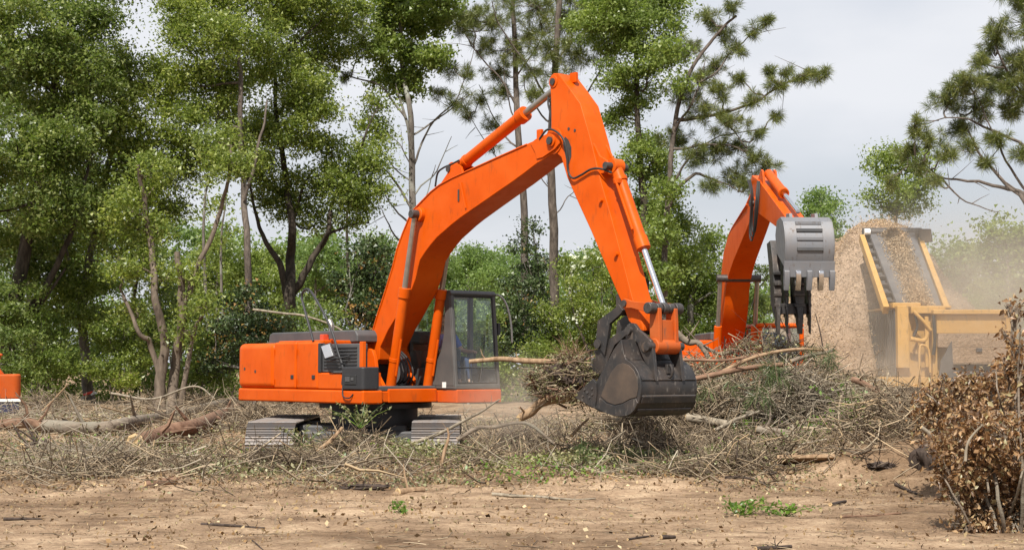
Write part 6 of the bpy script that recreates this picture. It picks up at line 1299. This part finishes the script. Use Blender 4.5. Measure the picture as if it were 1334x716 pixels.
# flat slab of bark
p_ = G(1050, 601); sl_ = thing('bark_slab', 'flat tan slab of wood lying at the foot of the right heap', 'wood slab', p_); m = MB().zprism([(-.42, -.12), (.38, -.16), (.45, .1), (-.36, .16)], 0, .06).build('slab', STICK_TAN, sl_, .015); m.rotation_euler = (R(-24), 0, 0)
# sandy bare mound between the left logs
# ---- what the bucket holds
def tuftball(name, label, c, s, n, mat, cat, ln, rad, seed, tilt=.8):
    r = np.random.default_rng(seed); d = r.normal(size=(n, 3)); d /= np.linalg.norm(d, axis=1)[:, None]; p = d * (r.random((n, 1)) ** .5) * np.array(s)
    v, f = twig_geo(p, r, ln, rad, tilt, .5); o = thing(name, label, cat, c); link('twigs', np_mesh('twigs', v, [f]), mat, o, False)['kind'] = 'stuff'; return o
bc = P(742, 496, 23.6); hb_ = thing('brush_bundle', 'ragged bundle of roots soil and twigs gripped in the bucket mouth', 'brush bundle', bc)
bm = bmesh.new(); bmesh.ops.create_icosphere(bm, subdivisions=4, radius=1)
for v in bm.verts:
    q_ = v.co.copy(); k = 1 + .5 * noise.noise(q_ * 1.3) + .3 * noise.noise(q_ * 3.3) + .15 * noise.noise(q_ * 8); v.co = Vector((q_.x * .30, q_.y * .3, q_.z * .2 + .04)) * k
me = bpy.data.meshes.new('soil_lump'); bm.to_mesh(me); bm.free(); link('soil_lump', me, STICK_DARK, hb_, angle=60)
r = np.random.default_rng(71); cc = np.array([(-.1, 0, .05), (.2, 0, .12), (-.3, -.1, -.1), (.1, -.1, -.2), (.35, 0, -.05), (0, 0, .25), (-.42, 0, .02)]); n = 700; idx = r.integers(0, 7, n); p = cc[idx] + r.normal(size=(n, 3)) * np.array([.13, .15, .08])
v, f = twig_geo(p, r, (.12, .7), (.003, .011), .35, .5); link('twigs', np_mesh('twigs', v, [f]), TWIG, hb_, False)['kind'] = 'stuff'
n = 46; p = cc[r.integers(0, 7, n)] + r.normal(size=(n, 3)) * np.array([.12, .14, .08]); v, f = twig_geo(p, r, (.3, .95), (.008, .022), .3, .25); link('broken_limbs', np_mesh('broken_limbs', v, [f]), LOG_RED, hb_, False)['kind'] = 'stuff'
n = 2600; p = cc[r.integers(0, 7, n)] + r.normal(size=(n, 3)) * np.array([.16, .16, .1]); v, f = leaf_geo(p, r.uniform(.025, .07, n), r); link('dead_leaves', np_mesh('dead_leaves', v, [f]), GREENBITS, hb_, False)['kind'] = 'stuff'
d = np.stack([r.normal(0, .6, 110), r.normal(0, .4, 110), np.abs(r.normal(.7, .4, 110))], 1); d /= np.linalg.norm(d, axis=1)[:, None]; v, f = twig_geo(np.array([(.05, 0, .25)]) + d * .16 + r.normal(size=(110, 3)) * .08, r, (.15, .5), (.002, .007), .4, .5, d); link('roots', np_mesh('roots', v, [f]), LOG_RED, hb_, False)['kind'] = 'stuff'
B('branch', 'long pale branch pointing left out of the bucket across the cab window', [(612, 470), (650, 468), (690, 469), (745, 474)], .04, STICK_TAN, 'branch', 'pieces gripped by the bucket', depth=[23.9, 23.9, 23.8, 23.6], taper=1.5)
B('log', 'splintered log hanging low from the bucket mouth', [(680, 544), (698, 530), (715, 521), (760, 513)], .085, STICK_TAN, 'log', 'pieces gripped by the bucket', depth=[23.7, 23.6, 23.5, 23.4], taper=1.1, ends=1.4)
B('log', 'darker broken log above the splintered one', [(712, 517), (735, 513), (765, 508)], .07, LOG_RED, 'log', 'pieces gripped by the bucket', depth=[23.4, 23.4, 23.4])
# ---- green bits
def weed(label, x, y, s, n, seed, mat=WEED, size=.07, up=True, depth=None, name='weed'):
    c = G(x, y) if depth is None else P(x, y, depth); r = np.random.default_rng(seed); o = thing(name, label, 'plant', c, 0, 'green plants among the debris'); st = MB(); ps = []
    for k in range(int(n / 14) + 3):
        e = Vector((r.normal() * s[0], r.normal() * s[0] * .7, s[1] * r.uniform(.4, 1.1))); m_ = e * .5 + Vector((0, 0, .12 * s[1])); st.tube([Vector((0, 0, -.02)), m_, e], [.006, .005, .002], 4)
        for t in r.uniform(.25, 1, 14): ps.append(np.array((m_ * 2 * t * (1 - t) + e * t * t)) + r.normal(size=3) * .03)
    st.build('stems', WEED, o); v, f = leaf_geo(np.array(ps), r.uniform(.6, 1.3, len(ps)) * size, r, .45, .5); link('leaves', np_mesh('leaves', v, [f]), mat, o, False); return o
weed('small bright green sprout alone on the dirt at centre', 524, 668, (.10, .14), 40, 1, size=.06)
weed('yellow green weed clump on the dirt left of the right mound', 968, 670, (.26, .18), 110, 2, size=.07)
weed('second yellow green weed beside the clump on the dirt', 1022, 672, (.16, .14), 70, 3, size=.06)
weed('bright green leafy shoot standing at the right of the heap', 1110, 552, (.22, .6), 180, 4, depth=25.2, size=.085)
weed('fresh green plant low at the foot of the right heap', 968, 566, (.35, .28), 160, 5, size=.085)
weed('green leafy plant left of the half buried log', 1030, 578, (.3, .2), 120, 6, size=.08)
weed('green shoot in the brush between the left logs and track', 235, 605, (.25, .18), 110, 7, size=.06)
weed('leafy cut branch upright between the two tracks', 470, 556, (.3, .4), 170, 8, mat=GREENBITS, depth=25.4, size=.07)
weed('grey leafed sprig beside the left track', 395, 580, (.25, .3), 120, 9, mat=GREENBITS, depth=25.2, size=.07)
def needles(label, x, y, Y, dirv, n, seed, ln=.4, spread=.12):
    c = P(x, y, Y); o = thing('pine_sprig', label, 'pine sprig', c, 0, 'cut pine sprigs in the debris'); r = np.random.default_rng(seed); d = np.array(dirv, float); d /= np.linalg.norm(d)
    n = max(3, int(n * .55)); ln *= .75; cs = r.normal(size=(n, 3)) * spread; v, f = tuft_geo(cs, np.repeat(d[None], n, 0) + r.normal(size=(n, 3)) * .35, r, 34, ln, .010); link('needles', np_mesh('needles', v, [f]), NEEDLE_FRESH, o, False)
    MB().tube([-Vector(d) * .35, Vector((0, 0, 0)), Vector(d) * .15], [.014, .01, .005], 6).build('stem', TWIG, o)
needles('drooping green pine needles in the middle of the right heap', 1012, 490, 26, (.1, -.2, -1), 14, 1, .45, .14)
needles('green pine needles at the right end of the heap crest', 1085, 470, 26.6, (.5, -.2, -.7), 10, 2, .42, .12)
needles('green pine needles beside the bucket edge', 930, 512, 26, (.2, -.3, -.7), 9, 3, .4, .12)
needles('green pine tuft lying in the brush below the bucket lip', 763, 588, 22.6, (.1, -.3, .4), 9, 4, .28, .06)
needles('green pine needles low in the right heap centre', 985, 520, 25.6, (-.2, -.3, -.7), 8, 5, .4, .12)
needles('green needle sprig on the level log, right of the bucket', 1010, 610, 22.4, (.4, -.2, .3), 6, 6, .25, .08)
# ---- bronze bush on the right
def bronze(label, Y, stems, cl, seed, dens, n_ind, size=.075):
    r = np.random.default_rng(seed); b = G(*stems[0][0][0]); o = thing('dead_bush', label, 'bush', (b.x, b.y, g(b.x, b.y)), 0, 'cut bushes with dead leaves'); off = Vector(o.location)
    sm = MB(); paths = []
    for k, (pts, rr) in enumerate(stems):
        w_ = [P(p[0], p[1], Y + r.uniform(-.4, .4)) for p in pts]
        sp = wob(smooth_path(w_, 6), .03, seed + k); paths.append(sp); sm.tube(sp, list(np.linspace(rr, .005, len(sp))), 7)
    c3 = clumps3(cl, Y, r, .5); V_ = []; F_ = []; k = 0; pts = []
    for c, rad in c3:
        K = int(60 * rad * rad / .05 * .05) + 14; d = r.normal(size=(K, 3)); d /= np.linalg.norm(d, axis=1)[:, None]; sc = np.array(c)[None] + d * (rad * r.random(K) ** .45)[:, None]
        s_ = nearest_on(paths, Vector(c))
        for q_ in sc[:30]: sm.tube(wob([s_.lerp(Vector(c), .4), s_.lerp(Vector(q_), .75), Vector(q_)], .04, r.random() * 99), [.007, .005, .002], 4, False)
        n = int(dens * rad * rad); idx = r.integers(0, K, n); p = sc[idx] + r.normal(size=(n, 3)) * .055; pts.append(p)
    p = np.concatenate(pts); p = p[[i for i in range(len(p)) if p[i, 2] > g(p[i, 0], p[i, 1]) + .01]]; r.shuffle(p)
    sm.v = [tuple(Vector(q_) - off) for q_ in sm.v]; sm.build('stems', LOG_GREY, o)
    # folded leaf: two facets each side of the rib, curled
    def folded(pp, sz):
        n = len(pp); d = r.normal(size=(n, 3)); d[:, 2] -= .5; d /= np.linalg.norm(d, axis=1)[:, None]; u = r.normal(size=(n, 3)); u[:, 1] -= .4; u[:, 2] += .4; u -= d * (u * d).sum(1)[:, None]; u /= np.linalg.norm(u, axis=1)[:, None]; s = np.cross(d, u); z = sz[:, None]; w_ = z * .27 * r.uniform(.6, 1.2, (n, 1)); cu = z * r.uniform(.05, .3, (n, 1))
        v = np.stack([pp, pp + d * z * .4 + s * w_ + u * cu, pp + d * z * .5, pp + d * z * .4 - s * w_ + u * cu, pp + d * z - u * cu * .6], 1).reshape(-1, 3); b_ = (np.arange(n) * 5)[:, None]
        return v, np.concatenate([b_ + np.array([[0, 2, 1, 1]])[:, :3], b_ + np.array([[0, 3, 2]]), b_ + np.array([[1, 2, 4]]), b_ + np.array([[2, 3, 4]])])
    v, f = folded(p[n_ind:], size * (r.uniform(.45, 1.5, len(p) - n_ind))); link('dead_leaves', np_mesh('dead_leaves', v - np.array(off)[None], [f]), LEAF_BRONZE, o, False)['kind'] = 'stuff'
    # single leaves on the near side, sharing a few meshes
    mesh_ = []
    for k in range(8):
        v, f = folded(np.zeros((1, 3)), np.array([size * 1.15])); me = np_mesh('dead_leaf', v, [f]); me.materials.append(LEAF_BRONZE); mesh_.append(me)
    sel = p[np.argsort(p[:, 1])[:len(p) // 3]]; r.shuffle(sel)
    for i in range(n_ind):
        q_ = bpy.data.objects.new('dead_leaf', mesh_[i % 8]); COL.objects.link(q_); q_.parent = o; q_.location = Vector(sel[i]) - off; q_.rotation_euler = (r.uniform(-.6, .6), r.uniform(-.6, .6), r.uniform(0, 6.28))
    return o
bronze('big heap of cut branches with dead bronze leaves at the right edge', 15.6, [([(1310, 700), (1300, 640), (1290, 580), (1315, 500), (1318, 430), (1312, 395)], .022), ([(1330, 700), (1332, 600), (1326, 500), (1330, 430)], .02), ([(1280, 700), (1262, 650), (1240, 600), (1222, 570)], .018), ([(1300, 690), (1280, 620), (1262, 560), (1255, 520)], .018), ([(1340, 690), (1370, 600), (1390, 520)], .03), ([(1270, 700), (1240, 640), (1212, 600)], .014), ([(1310, 690), (1330, 620), (1345, 560)], .016), ([(1290, 640), (1270, 590), (1240, 545)], .012), ([(1316, 560), (1300, 510), (1296, 470)], .011), ([(1322, 520), (1334, 470), (1338, 420)], .012)],
       [(1290, 645, 52), (1322, 585, 52), (1245, 605, 32), (1230, 570, 22), (1280, 555, 38), (1328, 515, 30), (1325, 675, 46), (1275, 690, 28), (1300, 600, 40), (1318, 440, 8), (1312, 398, 7), (1326, 410, 7), (1316, 470, 10), (1330, 455, 12), (1306, 430, 5), (1330, 400, 9), (1336, 470, 24), (1322, 490, 14), (1370, 640, 60), (1390, 560, 60), (1400, 690, 60), (1262, 640, 26), (1308, 480, 8), (1255, 690, 24), (1300, 700, 30), (1330, 705, 28), (1340, 640, 34), (1270, 600, 28), (1235, 640, 16)], 81, 8200, 280, .060)
bronze('lower spread of bronze leafed branches beside the tan log', 19.0, [([(1262, 610), (1240, 560), (1215, 520), (1200, 510)], .025), ([(1250, 600), (1265, 540), (1290, 500)], .022), ([(1230, 600), (1222, 550), (1228, 490)], .02)],
       [(1222, 540, 26), (1212, 515, 20), (1250, 510, 26), (1285, 515, 28), (1238, 570, 26), (1262, 545, 28), (1205, 560, 16), (1300, 490, 18), (1195, 525, 14), (1320, 500, 20), (1270, 495, 18)], 82, 6500, 120, .062)
B('branch', 'grey bare stick poking through the bronze leaves', [(1200, 556), (1222, 575), (1240, 600)], .03, STICK_PALE, 'branch', None, depth=17.6)
B('branch', 'pale stick slanting up inside the bronze bush', [(1258, 600), (1262, 575), (1280, 552)], .02, STICK_PALE, 'branch', None, depth=15.2)
# dark root stump beside the bush
def rootlump(name, label, c, sz, seed):
    r = np.random.default_rng(seed); o = thing(name, label, 'roots', c); bm = bmesh.new(); bmesh.ops.create_icosphere(bm, subdivisions=3, radius=1)
    for v in bm.verts:
        q_ = v.co.copy(); k = 1 + .55 * noise.noise(q_ * 1.4 + Vector((seed, 0, 0))) + .35 * noise.noise(q_ * 3.7 + Vector((0, seed, 0))); v.co = Vector((q_.x * sz[0], q_.y * sz[1], q_.z * sz[2])) * k
    me = bpy.data.meshes.new('lump'); bm.to_mesh(me); bm.free(); link('lump', me, STICK_DARK, o, angle=60)
    d = r.normal(size=(26, 3)); d[:, 2] = np.abs(d[:, 2]) * .5; d /= np.linalg.norm(d, axis=1)[:, None]
    v, f = twig_geo(d * np.array(sz) * 1.1, r, (.08, .34), (.004, .012), .2, .6, d); link('roots', np_mesh('roots', v, [f]), STICK_DARK, o)['kind'] = 'stuff'
rootlump('root_stump', 'black burnt root stump at the left foot of the bronze bush', G(1210, 598, .12), (.2, .18, .2), 75)
rootlump('root_clump', 'small dark clump of roots on top of the right dirt mound', G(1147, 606, .02), (.17, .12, .05), 76)
rootlump('root_clump', 'flat black scorched clump at the edge of the brush at centre', G(476, 634, .02), (.28, .12, .045), 77)
